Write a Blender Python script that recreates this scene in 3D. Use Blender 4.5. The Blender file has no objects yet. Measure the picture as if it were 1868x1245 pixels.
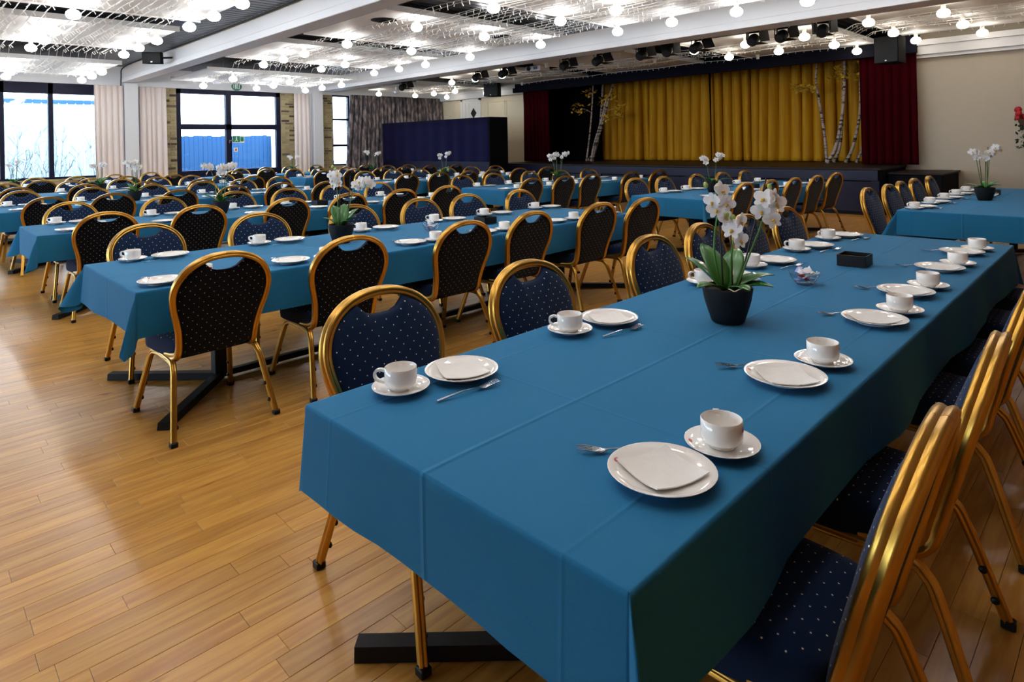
import bpy, math, random
from mathutils import Vector, Matrix
PI = math.pi
sc = bpy.context.scene
C = sc.collection
rng = random.Random(7)

# ------------------------------------------------------------------ camera, world, exposure
# world axes: X towards the stage, Y towards the window wall, Z up; metres
EYE = 1.37
FPX, YH, YAW, ROLL = 1150.7, 261.3, 0.7977, 0.0196
cam_d = bpy.data.cameras.new('camera')
cam = bpy.data.objects.new('camera', cam_d)
C.objects.link(cam)
sc.camera = cam
_f = Vector((math.cos(YAW), math.sin(YAW), 0))
_r = Vector((math.sin(YAW), -math.cos(YAW), 0))
_u = Vector((0, 0, 1))
_cr, _sr = math.cos(ROLL), math.sin(ROLL)
_cx = _cr * _r - _sr * _u
_cy = _sr * _r + _cr * _u
cam.matrix_world = Matrix(((_cx.x, _cy.x, -_f.x, 0), (_cx.y, _cy.y, -_f.y, 0), (_cx.z, _cy.z, -_f.z, EYE), (0, 0, 0, 1)))
cam_d.sensor_width = 36
cam_d.lens = 36 * FPX / 1868
_off = 622.5 - YH
cam_d.shift_x = _sr * _off / 1868
cam_d.shift_y = -_cr * _off / 1868
cam_d.clip_start = 0.05
cam_d.clip_end = 200

world = bpy.data.worlds.new('overcast_sky')
sc.world = world
world.use_nodes = True
bg = world.node_tree.nodes['Background']
bg.inputs['Color'].default_value = (0.66, 0.83, 1.0, 1)
bg.inputs['Strength'].default_value = 9.0
BULB_STRENGTH = 30.0
sc.view_settings.view_transform = 'Standard'
sc.view_settings.look = 'None'
sc.view_settings.gamma = 1
sc.view_settings.use_curve_mapping = False
sc.view_settings.exposure = 0.47
sc.cycles.use_denoising = True
sc.cycles.max_bounces = 8
sc.cycles.diffuse_bounces = 4
sc.cycles.glossy_bounces = 4
sc.cycles.transmission_bounces = 6
sc.cycles.transparent_max_bounces = 12
sc.cycles.sample_clamp_indirect = 6.0
sc.cycles.caustics_reflective = False
sc.cycles.caustics_refractive = False

# ------------------------------------------------------------------ materials
M = {}
def node(nt, t, **kw):
    n = nt.nodes.new(t)
    for k, v in kw.items():
        setattr(n, k, v)
    return n
def lin(c):
    return tuple((x / 255 / 12.92) if x / 255 <= 0.04045 else ((x / 255 + 0.055) / 1.055) ** 2.4 for x in c)
def mat(name, rgb, rough=0.5, metal=0.0, spec=0.5, coat=0.0, emit=None, srgb=True, noise=None, bump=None, alpha=None):
    m = bpy.data.materials.new(name)
    m.use_nodes = True
    nt = m.node_tree
    b = nt.nodes['Principled BSDF']
    c = (*(lin(rgb) if srgb else rgb), 1)
    b.inputs['Base Color'].default_value = c
    b.inputs['Roughness'].default_value = rough
    b.inputs['Metallic'].default_value = metal
    b.inputs['Specular IOR Level'].default_value = spec
    b.inputs['Coat Weight'].default_value = coat
    if emit:
        b.inputs['Emission Color'].default_value = (*emit[0], 1)
        b.inputs['Emission Strength'].default_value = emit[1]
    if noise:                                  # (scale, amount, stretch) slow colour variation of the stuff itself
        tc = node(nt, 'ShaderNodeTexCoord')
        mp = node(nt, 'ShaderNodeMapping')
        mp.inputs['Scale'].default_value = noise[2] if len(noise) > 2 else (1, 1, 1)
        nt.links.new(tc.outputs['Object'], mp.inputs['Vector'])
        nz = node(nt, 'ShaderNodeTexNoise')
        nz.inputs['Scale'].default_value = noise[0]
        nz.inputs['Detail'].default_value = 4
        nt.links.new(mp.outputs[0], nz.inputs['Vector'])
        mx = node(nt, 'ShaderNodeMix', data_type='RGBA')
        a = noise[1]
        mx.inputs['A'].default_value = (*[x * (1 - a) for x in c[:3]], 1)
        mx.inputs['B'].default_value = (*[min(1, x * (1 + a)) for x in c[:3]], 1)
        nt.links.new(nz.outputs['Fac'], mx.inputs['Factor'])
        nt.links.new(mx.outputs['Result'], b.inputs['Base Color'])
        if bump:
            bp = node(nt, 'ShaderNodeBump')
            bp.inputs['Strength'].default_value = bump
            bp.inputs['Distance'].default_value = 0.01
            nt.links.new(nz.outputs['Fac'], bp.inputs['Height'])
            nt.links.new(bp.outputs[0], b.inputs['Normal'])
    M[name] = m
    return m
def mth(nt, op, a, b=None):
    n = node(nt, 'ShaderNodeMath', operation=op)
    for i, v in enumerate((a, b)):
        if v is None:
            continue
        if isinstance(v, (int, float)):
            n.inputs[i].default_value = v
        else:
            nt.links.new(v, n.inputs[i])
    return n.outputs[0]

def dotted(name, base, dot, plane, pitch=0.031, rad=0.0019):
    """woven upholstery with a diamond grid of small pale dots; plane = two object axes"""
    m = mat(name, base, 0.9, spec=0.06)
    nt = m.node_tree
    b = nt.nodes['Principled BSDF']
    b.inputs['Sheen Weight'].default_value = 0.1
    b.inputs['Sheen Roughness'].default_value = 0.5
    tc = node(nt, 'ShaderNodeTexCoord')
    sp = node(nt, 'ShaderNodeSeparateXYZ')
    nt.links.new(tc.outputs['Object'], sp.inputs[0])
    p, q = sp.outputs[plane[0]], sp.outputs[plane[1]]
    u = mth(nt, 'DIVIDE', mth(nt, 'ADD', p, q), pitch * 1.414)
    v = mth(nt, 'DIVIDE', mth(nt, 'SUBTRACT', p, q), pitch * 1.414)
    fu = mth(nt, 'SUBTRACT', mth(nt, 'FRACT', u), 0.5)
    fv = mth(nt, 'SUBTRACT', mth(nt, 'FRACT', v), 0.5)
    d = mth(nt, 'SQRT', mth(nt, 'ADD', mth(nt, 'MULTIPLY', fu, fu), mth(nt, 'MULTIPLY', fv, fv)))
    sn = node(nt, 'ShaderNodeSeparateXYZ')
    nt.links.new(tc.outputs['Normal'], sn.inputs[0])
    flat = mth(nt, 'GREATER_THAN', mth(nt, 'ABSOLUTE', sn.outputs[3 - plane[0] - plane[1]]), 0.55)
    k = mth(nt, 'MULTIPLY', mth(nt, 'LESS_THAN', d, rad / pitch), flat)
    mx = node(nt, 'ShaderNodeMix', data_type='RGBA')
    mx.inputs['A'].default_value = (*lin(base), 1)
    mx.inputs['B'].default_value = (*lin(dot), 1)
    nt.links.new(k, mx.inputs['Factor'])
    nt.links.new(mx.outputs['Result'], b.inputs['Base Color'])
    nz = node(nt, 'ShaderNodeTexNoise')
    nz.inputs['Scale'].default_value = 500
    bp = node(nt, 'ShaderNodeBump')
    bp.inputs['Strength'].default_value = 0.25
    bp.inputs['Distance'].default_value = 0.002
    nt.links.new(tc.outputs['Object'], nz.inputs['Vector'])
    nt.links.new(nz.outputs['Fac'], bp.inputs['Height'])
    nt.links.new(bp.outputs[0], b.inputs['Normal'])
    return m

dotted('fabric_back', (22, 38, 66), (255, 250, 226), (0, 2))
dotted('fabric_rear', (8, 11, 19), (225, 220, 200), (0, 2))
dotted('fabric_seat', (16, 34, 64), (255, 250, 226), (0, 1))
mat('gold', (190, 146, 66), 0.30, 0.95, noise=(40, 0.06))
mat('black_plastic', (11, 11, 13), 0.5, spec=0.3)
mat('black_metal', (15, 15, 18), 0.55, 0.0, spec=0.25)
mat('porcelain', (251, 249, 246), 0.12, coat=0.4)
mat('napkin_paper', (245, 244, 242), 0.9, noise=(60, 0.03), bump=0.2)
mat('logo_red', (190, 40, 20), 0.3)
mat('steel', (200, 200, 205), 0.18, 1.0)
mat('white_paint', (226, 227, 230), 0.55, noise=(2, 0.02))
mat('ceiling_white', (222, 224, 228), 0.6, noise=(3, 0.03))
mat('panel_white', (238, 238, 238), 0.6, noise=(1.5, 0.03))
mat('slat_grey', (88, 92, 100), 0.35, 0.5)
mat('void_dark', (16, 16, 18), 0.9)
mat('beige_wall', (182, 172, 155), 0.8, noise=(6, 0.04), bump=0.1)
mat('cream_wall', (222, 210, 184), 0.7, noise=(3, 0.03))
mat('plain_wall', (214, 206, 192), 0.8, noise=(3, 0.03))
mat('wood_panel', (156, 112, 68), 0.5, noise=(3, 0.2, (1, 1, 8)))
mat('frame_dark', (12, 15, 42), 0.5, spec=0.2)
mat('mortar', (170, 158, 132), 0.9, noise=(20, 0.1))
mat('curtain_beige', (236, 224, 219), 0.9, noise=(30, 0.04, (1, 1, .1)))
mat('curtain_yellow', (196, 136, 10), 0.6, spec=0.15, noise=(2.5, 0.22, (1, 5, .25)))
for _n in M['curtain_yellow'].node_tree.nodes:      # orange and gold streaks paint the folds' shade and highlights into the colour
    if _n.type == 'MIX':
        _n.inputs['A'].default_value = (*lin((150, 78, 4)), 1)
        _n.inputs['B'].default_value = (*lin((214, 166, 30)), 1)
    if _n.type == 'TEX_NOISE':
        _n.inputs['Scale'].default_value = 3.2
mat('curtain_red', (52, 2, 8), 0.9, spec=0.03, noise=(3, 0.15, (1, 4, .2)))
mat('curtain_black', (6, 6, 8), 0.95, spec=0.05)
mat('velvet_blue', (9, 8, 50), 0.85, spec=0.1, noise=(5, 0.5))
M['velvet_blue'].node_tree.nodes['Principled BSDF'].inputs['Sheen Weight'].default_value = 0.06
mat('velvet_black', (7, 7, 10), 0.9, spec=0.1, noise=(6, 0.2))
mat('stage_navy', (20, 20, 48), 0.35, spec=0.25, coat=0.12, noise=(3, 0.08))
mat('stage_top', (30, 22, 18), 0.5, spec=0.2, noise=(5, 0.2, (1, 8, 1)))
mat('valance_navy', (11, 12, 24), 0.75, spec=0.1)
mat('speaker_black', (12, 12, 15), 0.8, spec=0.1, noise=(200, 0.2))
mat('pot_black', (22, 23, 26), 0.6, spec=0.25)
mat('soil_bark', (58, 40, 28), 0.95, noise=(60, 0.5), bump=1.0)
mat('leaf_green', (44, 104, 34), 0.35, coat=0.2, noise=(12, 0.25))
mat('stem_green', (70, 118, 44), 0.5)
mat('stake_dark', (34, 26, 26), 0.6)
mat('petal_white', (252, 251, 252), 0.55)
def petal_nodes():
    nt = M['petal_white'].node_tree                 # thin petals let light through
    b = nt.nodes['Principled BSDF']
    tr = node(nt, 'ShaderNodeBsdfTranslucent')
    tr.inputs[0].default_value = (.93, .92, .94, 1)
    mx = node(nt, 'ShaderNodeMixShader')
    mx.inputs[0].default_value = 0.45
    nt.links.new(b.outputs[0], mx.inputs[1])
    nt.links.new(tr.outputs[0], mx.inputs[2])
    nt.links.new(mx.outputs[0], nt.nodes['Material Output'].inputs[0])
petal_nodes()
mat('petal_lip', (214, 176, 70), 0.5)
mat('bud_green', (176, 196, 104), 0.5)
mat('raffia', (222, 210, 176), 0.8)
mat('paper_white', (238, 238, 240), 0.6)
mat('paper_blue', (150, 160, 210), 0.6)
mat('paper_red', (220, 60, 40), 0.6)
mat('paper_grey', (110, 104, 110), 0.6)
mat('door_white', (232, 232, 230), 0.5)
mat('wire_white', (238, 238, 236), 0.4)
mat('mini_bulb', (250, 248, 244), 0.25)
mat('socket_white', (236, 234, 226), 0.45)
mat('globe_lit', (255, 250, 240), 0.3, emit=((1.0, 0.975, 0.945), BULB_STRENGTH))
mat('globe_dimmed', (255, 250, 240), 0.3, emit=((1.0, 0.9, 0.76), BULB_STRENGTH * 0.4))
mat('globe_off', (226, 230, 238), 0.1, coat=0.5)
mat('projector_white', (224, 226, 230), 0.4)
mat('sign_green', (10, 120, 78), 0.4)
mat('sign_white', (240, 246, 242), 0.4)
mat('birch_leaf', (196, 152, 30), 0.7, noise=(9, 0.6))
mat('flower_red', (170, 14, 26), 0.6)
mat('ivy_green', (24, 48, 24), 0.6, noise=(9, 0.4))
mat('basket_brown', (70, 44, 28), 0.8)
mat('fence_blue', (28, 76, 120), 0.8, noise=(4, 0.2, (6, 6, .5)))
mat('fence_pale', (150, 168, 174), 0.8, noise=(4, 0.2, (6, 6, .5)))
mat('ground_pale', (96, 106, 114), 0.95, noise=(3, 0.25))
mat('twig_pale', (120, 124, 126), 0.8)
mat('lamp_glass', (20, 20, 24), 0.6)

def brick_mat():
    m = mat('brick_yellow', (196, 176, 122), 0.85)
    nt = m.node_tree
    oi = node(nt, 'ShaderNodeObjectInfo')
    cr = node(nt, 'ShaderNodeValToRGB')
    e = cr.color_ramp.elements
    e[0].color = (*lin((70, 58, 44)), 1)
    e[1].color = (*lin((172, 158, 118)), 1)
    e.new(0.12).color = (*lin((96, 82, 60)), 1)
    e.new(0.2).color = (*lin((146, 132, 94)), 1)
    nt.links.new(oi.outputs['Random'], cr.inputs[0])
    nt.links.new(cr.outputs[0], nt.nodes['Principled BSDF'].inputs['Base Color'])
brick_mat()

def plank_mat():
    m = mat('parquet', (206, 150, 92), 0.3, spec=0.4)
    nt = m.node_tree
    b = nt.nodes['Principled BSDF']
    oi = node(nt, 'ShaderNodeObjectInfo')
    at = node(nt, 'ShaderNodeAttribute', attribute_name='pv')
    r = mth(nt, 'FRACT', mth(nt, 'ADD', oi.outputs['Random'], at.outputs['Fac']))
    geo = node(nt, 'ShaderNodeNewGeometry')
    ad = node(nt, 'ShaderNodeVectorMath', operation='ADD')
    cb = node(nt, 'ShaderNodeCombineXYZ')
    nt.links.new(mth(nt, 'MULTIPLY', r, 37.0), cb.inputs[2])
    nt.links.new(geo.outputs['Position'], ad.inputs[0])
    nt.links.new(cb.outputs[0], ad.inputs[1])
    mp = node(nt, 'ShaderNodeMapping')
    mp.inputs['Scale'].default_value = (1.3, 16, 1)
    nt.links.new(ad.outputs[0], mp.inputs['Vector'])
    nz = node(nt, 'ShaderNodeTexNoise')
    nz.inputs['Scale'].default_value = 2.2
    nz.inputs['Detail'].default_value = 6
    nz.inputs['Distortion'].default_value = 0.6
    nt.links.new(mp.outputs[0], nz.inputs['Vector'])
    cr = node(nt, 'ShaderNodeValToRGB')
    cr.color_ramp.elements[0].position = 0.3
    cr.color_ramp.elements[0].color = (*lin((176, 118, 50)), 1)
    cr.color_ramp.elements[1].position = 0.66
    cr.color_ramp.elements[1].color = (*lin((210, 158, 78)), 1)
    nt.links.new(nz.outputs['Fac'], cr.inputs[0])
    hs = node(nt, 'ShaderNodeHueSaturation')
    nt.links.new(cr.outputs[0], hs.inputs['Color'])
    nt.links.new(mth(nt, 'ADD', mth(nt, 'MULTIPLY', r, 0.26), 0.85), hs.inputs['Value'])
    kn = node(nt, 'ShaderNodeTexNoise')
    kn.inputs['Scale'].default_value = 9
    mp2 = node(nt, 'ShaderNodeMapping')
    mp2.inputs['Scale'].default_value = (.45, 1.3, 1)
    nt.links.new(ad.outputs[0], mp2.inputs['Vector'])
    nt.links.new(mp2.outputs[0], kn.inputs['Vector'])
    kr = node(nt, 'ShaderNodeValToRGB')
    kr.color_ramp.elements[0].position = 0.76
    kr.color_ramp.elements[0].color = (0, 0, 0, 1)
    kr.color_ramp.elements[1].position = 0.82
    kr.color_ramp.elements[1].color = (1, 1, 1, 1)
    nt.links.new(kn.outputs['Fac'], kr.inputs[0])
    mx = node(nt, 'ShaderNodeMix', data_type='RGBA')
    nt.links.new(kr.outputs[0], mx.inputs['Factor'])
    nt.links.new(hs.outputs[0], mx.inputs['A'])
    mx.inputs['B'].default_value = (*lin((120, 62, 26)), 1)
    nt.links.new(mx.outputs['Result'], b.inputs['Base Color'])
    rr = mth(nt, 'ADD', mth(nt, 'MULTIPLY', nz.outputs['Fac'], 0.12), 0.24)
    nt.links.new(rr, b.inputs['Roughness'])
    b.inputs['Coat Weight'].default_value = 0.12
    b.inputs['Coat Roughness'].default_value = 0.22
plank_mat()

def cloth_mat():
    m = mat('tablecloth_blue', (30, 106, 150), 0.85, spec=0.14)
    nt = m.node_tree
    b = nt.nodes['Principled BSDF']
    b.inputs['Sheen Weight'].default_value = 0.05
    tc = node(nt, 'ShaderNodeTexCoord')
    sp = node(nt, 'ShaderNodeSeparateXYZ')
    nt.links.new(tc.outputs['Object'], sp.inputs[0])
    def crease(c, period, off, w):                 # ironed-in fold lines at regular spacing
        f = mth(nt, 'SUBTRACT', mth(nt, 'FRACT', mth(nt, 'ADD', mth(nt, 'DIVIDE', c, period), 0.5 + off)), 0.5)
        a = mth(nt, 'DIVIDE', mth(nt, 'ABSOLUTE', f), w / period)
        return mth(nt, 'MAXIMUM', mth(nt, 'SUBTRACT', 1.0, a), 0.0)
    h = mth(nt, 'ADD', mth(nt, 'ADD', mth(nt, 'MULTIPLY', crease(sp.outputs[1], 0.37, 0, 0.008), 0.6), mth(nt, 'MULTIPLY', crease(sp.outputs[1], 9.0, 0, 0.011), 0.9)), mth(nt, 'MULTIPLY', crease(sp.outputs[0], 0.66, 0.3, 0.008), 0.6))
    nz = node(nt, 'ShaderNodeTexNoise')
    nz.inputs['Scale'].default_value = 5
    nz.inputs['Detail'].default_value = 2
    nt.links.new(tc.outputs['Object'], nz.inputs['Vector'])
    wv = node(nt, 'ShaderNodeTexNoise')
    wv.inputs['Scale'].default_value = 420
    nt.links.new(tc.outputs['Object'], wv.inputs['Vector'])
    hh = mth(nt, 'ADD', mth(nt, 'MULTIPLY', h, 0.5), mth(nt, 'ADD', mth(nt, 'MULTIPLY', nz.outputs['Fac'], 0.9), mth(nt, 'MULTIPLY', wv.outputs['Fac'], 0.10)))
    bp = node(nt, 'ShaderNodeBump')
    bp.inputs['Strength'].default_value = 0.55
    bp.inputs['Distance'].default_value = 0.006
    nt.links.new(hh, bp.inputs['Height'])
    nt.links.new(bp.outputs[0], b.inputs['Normal'])
    mx = node(nt, 'ShaderNodeMix', data_type='RGBA')
    c = lin((30, 106, 150))
    mx.inputs['A'].default_value = (*[x * .88 for x in c], 1)
    mx.inputs['B'].default_value = (*[x * 1.12 for x in c], 1)
    nt.links.new(wv.outputs['Fac'], mx.inputs['Factor'])
    nt.links.new(mx.outputs['Result'], b.inputs['Base Color'])
cloth_mat()

def glass_mat(name, tint, gloss):
    m = bpy.data.materials.new(name)
    m.use_nodes = True
    nt = m.node_tree
    nt.nodes.remove(nt.nodes['Principled BSDF'])
    t = node(nt, 'ShaderNodeBsdfTransparent')
    t.inputs[0].default_value = (*tint, 1)
    g = node(nt, 'ShaderNodeBsdfGlossy')
    g.inputs['Roughness'].default_value = 0.03
    lw = node(nt, 'ShaderNodeLayerWeight')
    lw.inputs[0].default_value = 0.5
    fac = mth(nt, 'ADD', mth(nt, 'MULTIPLY', mth(nt, 'POWER', lw.outputs['Facing'], 3.0), gloss), 0.04)
    mx = node(nt, 'ShaderNodeMixShader')
    nt.links.new(fac, mx.inputs[0])
    nt.links.new(t.outputs[0], mx.inputs[1])
    nt.links.new(g.outputs[0], mx.inputs[2])
    nt.links.new(mx.outputs[0], nt.nodes['Material Output'].inputs[0])
    M[name] = m
glass_mat('window_glass', (0.95, 0.98, 1.0), 0.5)
glass_mat('bowl_glass', (0.93, 0.95, 0.97), 0.6)

def floral_mat():
    m = mat('curtain_floral', (120, 106, 108), 0.9)
    nt = m.node_tree
    tc = node(nt, 'ShaderNodeTexCoord')
    mp = node(nt, 'ShaderNodeMapping')
    mp.inputs['Scale'].default_value = (9, 1, 2.2)
    nt.links.new(tc.outputs['Object'], mp.inputs['Vector'])
    vo = node(nt, 'ShaderNodeTexVoronoi')
    vo.inputs['Scale'].default_value = 2.2
    nt.links.new(mp.outputs[0], vo.inputs['Vector'])
    nz = node(nt, 'ShaderNodeTexNoise')
    nz.inputs['Scale'].default_value = 1.6
    nz.inputs['Detail'].default_value = 5
    nt.links.new(mp.outputs[0], nz.inputs['Vector'])
    cr = node(nt, 'ShaderNodeValToRGB')
    e = cr.color_ramp.elements
    e[0].position = .36
    e[0].color = (*lin((44, 48, 60)), 1)
    e[1].position = .62
    e[1].color = (*lin((150, 138, 136)), 1)
    e.new(.5).color = (*lin((96, 88, 92)), 1)
    nt.links.new(mth(nt, 'ADD', mth(nt, 'MULTIPLY', vo.outputs['Distance'], .2), mth(nt, 'MULTIPLY', nz.outputs['Fac'], .84)), cr.inputs[0])
    nt.links.new(cr.outputs[0], nt.nodes['Principled BSDF'].inputs['Base Color'])
floral_mat()

def bark_mat():
    m = mat('birch_bark', (206, 196, 186), 0.8)
    nt = m.node_tree
    tc = node(nt, 'ShaderNodeTexCoord')
    mp = node(nt, 'ShaderNodeMapping')
    mp.inputs['Scale'].default_value = (3, 3, 12)
    nt.links.new(tc.outputs['Object'], mp.inputs['Vector'])
    nz = node(nt, 'ShaderNodeTexNoise')
    nz.inputs['Scale'].default_value = 1.4
    nz.inputs['Detail'].default_value = 3
    nt.links.new(mp.outputs[0], nz.inputs['Vector'])
    cr = node(nt, 'ShaderNodeValToRGB')
    e = cr.color_ramp.elements
    e[0].position = .40
    e[0].color = (*lin((40, 26, 22)), 1)
    e[1].position = .50
    e[1].color = (*lin((172, 154, 142)), 1)
    nt.links.new(nz.outputs['Fac'], cr.inputs[0])
    nt.links.new(cr.outputs[0], nt.nodes['Principled BSDF'].inputs['Base Color'])
bark_mat()

# ------------------------------------------------------------------ mesh helpers
class MB:
    """collects shapes, then links them as ONE mesh object"""
    def __init__(s):
        s.v, s.f = [], []
    def add(s, vs, fs):
        k = len(s.v)
        s.v += [tuple(x) for x in vs]
        s.f += [tuple(i + k for i in f) for f in fs]
        return s
    def box(s, x0, x1, y0, y1, z0, z1, bev=0.0):
        if bev <= 0:
            vs = [(x, y, z) for z in (z0, z1) for y in (y0, y1) for x in (x0, x1)]
            return s.add(vs, [(0, 2, 3, 1), (4, 5, 7, 6), (0, 1, 5, 4), (2, 6, 7, 3), (0, 4, 6, 2), (1, 3, 7, 5)])
        b = bev
        vs = []
        for z, i in ((z0, b), (z0 + b, 0), (z1 - b, 0), (z1, b)):
            X0, X1, Y0, Y1 = x0 + i, x1 - i, y0 + i, y1 - i
            vs += [(X0 + b, Y0, z), (X1 - b, Y0, z), (X1, Y0 + b, z), (X1, Y1 - b, z), (X1 - b, Y1, z), (X0 + b, Y1, z), (X0, Y1 - b, z), (X0, Y0 + b, z)]
        fs = [tuple(range(7, -1, -1)), tuple(range(24, 32))]
        for r in range(3):
            for i in range(8):
                j = (i + 1) % 8
                fs.append((r * 8 + i, r * 8 + j, r * 8 + 8 + j, r * 8 + 8 + i))
        return s.add(vs, fs)
    def lathe(s, prof, n=24, cx=0, cy=0, sx=1, sy=1):
        """profile of (r, z) about a vertical axis; open where r > 0 at an end is capped"""
        vs, fs, rings = [], [], []
        for r, z in prof:
            if r < 1e-6:
                rings.append([len(vs)])
                vs.append((cx, cy, z))
            else:
                rings.append(list(range(len(vs), len(vs) + n)))
                vs += [(cx + r * sx * math.cos(2 * PI * i / n), cy + r * sy * math.sin(2 * PI * i / n), z) for i in range(n)]
        for a, b in zip(rings, rings[1:]):
            for i in range(n):
                j = (i + 1) % n
                if len(a) == 1 and len(b) == 1:
                    continue
                if len(a) == 1:
                    fs.append((a[0], b[j], b[i]))
                elif len(b) == 1:
                    fs.append((a[i], a[j], b[0]))
                else:
                    fs.append((a[i], a[j], b[j], b[i]))
        if len(rings[0]) > 1:
            fs.append(tuple(reversed(rings[0])))
        if len(rings[-1]) > 1:
            fs.append(tuple(rings[-1]))
        return s.add(vs, fs)
    def sweep(s, path, sec, n0, scale=None, cap=True):
        """section points (depth along N, width along B) carried along a path by parallel transport"""
        P = [Vector(p) for p in path]
        T = [(P[min(i + 1, len(P) - 1)] - P[max(i - 1, 0)]).normalized() for i in range(len(P))]
        N = Vector(n0)
        vs, fs = [], []
        m = len(sec)
        for i, p in enumerate(P):
            N = (N - T[i] * N.dot(T[i])).normalized()
            B = T[i].cross(N)
            k = scale[i] if scale else 1.0
            vs += [p + N * (a * k) + B * (b * k) for a, b in sec]
        for i in range(len(P) - 1):
            for j in range(m):
                q = (j + 1) % m
                fs.append((i * m + j, i * m + q, i * m + m + q, i * m + m + j))
        if cap:
            fs.append(tuple(reversed(range(m))))
            fs.append(tuple(range((len(P) - 1) * m, len(P) * m)))
        return s.add(vs, fs)
    def tube(s, path, r, n=6, scale=None):
        sec = [(r * math.cos(2 * PI * i / n), r * math.sin(2 * PI * i / n)) for i in range(n)]
        d = Vector(path[-1]) - Vector(path[0])
        n0 = (0, 1, 0.01) if abs(d.normalized().y) < 0.9 else (1, 0, 0.01)
        return s.sweep(path, sec, n0, scale)
    def ball(s, c, r, n=10, m=6, sz=1.0):
        return s.lathe([(r * math.sin(PI * i / m), c[2] - r * sz * math.cos(PI * i / m)) for i in range(m + 1)], n, c[0], c[1])
    def xf(s, mtx):
        s.v = [tuple(mtx @ Vector(v)) for v in s.v]
        return s
    def mesh(s, name, m, smooth=False, sharp=None):
        me = bpy.data.meshes.new(name)
        me.from_pydata(s.v, [], s.f)
        me.materials.append(M[m])
        if smooth:
            me.shade_smooth()
            if sharp:
                me.set_sharp_from_angle(angle=sharp)
        me.update()
        return me
    def build(s, name, m, parent=None, smooth=False, sharp=0.7, loc=None, rz=0):
        return put(name, s.mesh(name, m, smooth, sharp), parent, loc, rz)

KIDS = {}
def put(name, me, parent=None, loc=None, rz=0):
    o = bpy.data.objects.new(name, me)
    C.objects.link(o)
    if parent:
        o.parent = parent
        KIDS.setdefault(parent.name, []).append(o)
    if loc:
        o.location = loc
    if rz:
        o.rotation_euler = (0, 0, rz)
    return o
def tag(o, label, cat, group=None, kind=None):
    o['label'] = label
    o['category'] = cat
    if group:
        o['group'] = group
    if kind:
        o['kind'] = kind
    return o
def thing(name, label, cat, loc=(0, 0, 0), rz=0, group=None, kind=None):
    o = put(name, None, None, loc, rz)
    o.empty_display_size = 0.1
    return tag(o, label, cat, group, kind)
def struct(o):
    o['kind'] = 'structure'
    return o
def copy_tree(o, parent=None):
    """a thing, its parts and their sub-parts"""
    c = o.copy()
    C.objects.link(c)
    c.parent = parent
    for ch in KIDS.get(o.name, ()):
        copy_tree(ch, c)
    return c
def crv(pts, n):
    """Catmull-Rom through points"""
    P = [Vector(p) for p in pts]
    P = [P[0] * 2 - P[1]] + P + [P[-1] * 2 - P[-2]]
    out = []
    for i in range(1, len(P) - 2):
        for k in range(n):
            t = k / n
            a, b, c, d = P[i - 1:i + 3]
            out.append(0.5 * ((2 * b) + (c - a) * t + (2 * a - 5 * b + 4 * c - d) * t * t + (3 * b - a - 3 * c + d) * t ** 3))
    out.append(P[-2])
    return out
ORD = ['first', 'second', 'third', 'fourth', 'fifth', 'sixth', 'seventh', 'eighth', 'ninth', 'tenth', 'eleventh', 'twelfth', 'thirteenth', 'fourteenth', 'fifteenth', 'sixteenth', 'seventeenth', 'eighteenth', 'nineteenth', 'twentieth', 'twenty-first', 'twenty-second', 'twenty-third', 'twenty-fourth', 'twenty-fifth', 'twenty-sixth', 'twenty-seventh']

# ------------------------------------------------------------------ the room
WY, WX = 17.2, 13.6            # window wall, stage wall
XL, YR = -7.0, -1.7            # walls behind the camera
ZC, ZB, ZP = 3.36, 3.0, 2.92   # ceiling, beam underside, pelmet underside

# floor: staves of beech parquet
def proj(x, y, z):
    p = Vector((x, y, z - EYE))
    d = p.dot(_f)
    if d < 0.2:
        return None
    return 934 + FPX * p.dot(_cx) / d + _sr * -_off, 622.5 - FPX * p.dot(_cy) / d - _cr * _off
floor = struct(MB().box(XL - .2, 16.0, YR - .2, WY + .3, -0.2, -0.012).build('floor', 'void_dark'))
PW = 0.082
staves = []
y = YR
row = 0
while y < WY:
    x = XL - rng.random()
    while x < WX:
        L = rng.choice((0.42, 0.52, 0.62, 0.74, 0.88))
        cx, cyy = x + L / 2, y + PW / 2
        if cyy < WY and cx > XL and cx + L / 2 < 13.7:
            staves.append((cx, cyy, L))
        x += L
    y += PW
    row += 1
def stave_size(s):
    q = proj(s[0], s[1], 0)
    if q is None:
        return -1
    if not (-60 < q[0] < 1920 and 250 < q[1] < 1300):
        return -1
    d = math.hypot(s[0], s[1])
    under = 0.9 < s[0] < 4.6 and 0.65 < s[1] < 1.4
    return (0.25 if under else 1.0) * s[2] / d ** 2.2
order = sorted(staves, key=stave_size, reverse=True)
pm = {}
for cx, cyy, L in order[:300]:
    if L not in pm:
        pm[L] = MB().box(-L / 2 + .0006, L / 2 - .0006, -PW / 2 + .0006, PW / 2 - .0006, -.012, 0, 0.0007).mesh('plank', 'parquet')
    put('plank', pm[L], floor, (cx, cyy, 0))
mb = MB()
pv = []
for cx, cyy, L in order[300:]:
    k = len(mb.v)
    mb.box(cx - L / 2 + .0005, cx + L / 2 - .0005, cyy - PW / 2 + .0005, cyy + PW / 2 - .0005, -.012, 0)
    pv += [rng.random()] * 8
o = mb.build('parquet_planks', 'parquet', floor)
o['kind'] = 'stuff'
a = o.data.attributes.new('pv', 'FLOAT', 'POINT')
a.data.foreach_set('value', pv)

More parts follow.
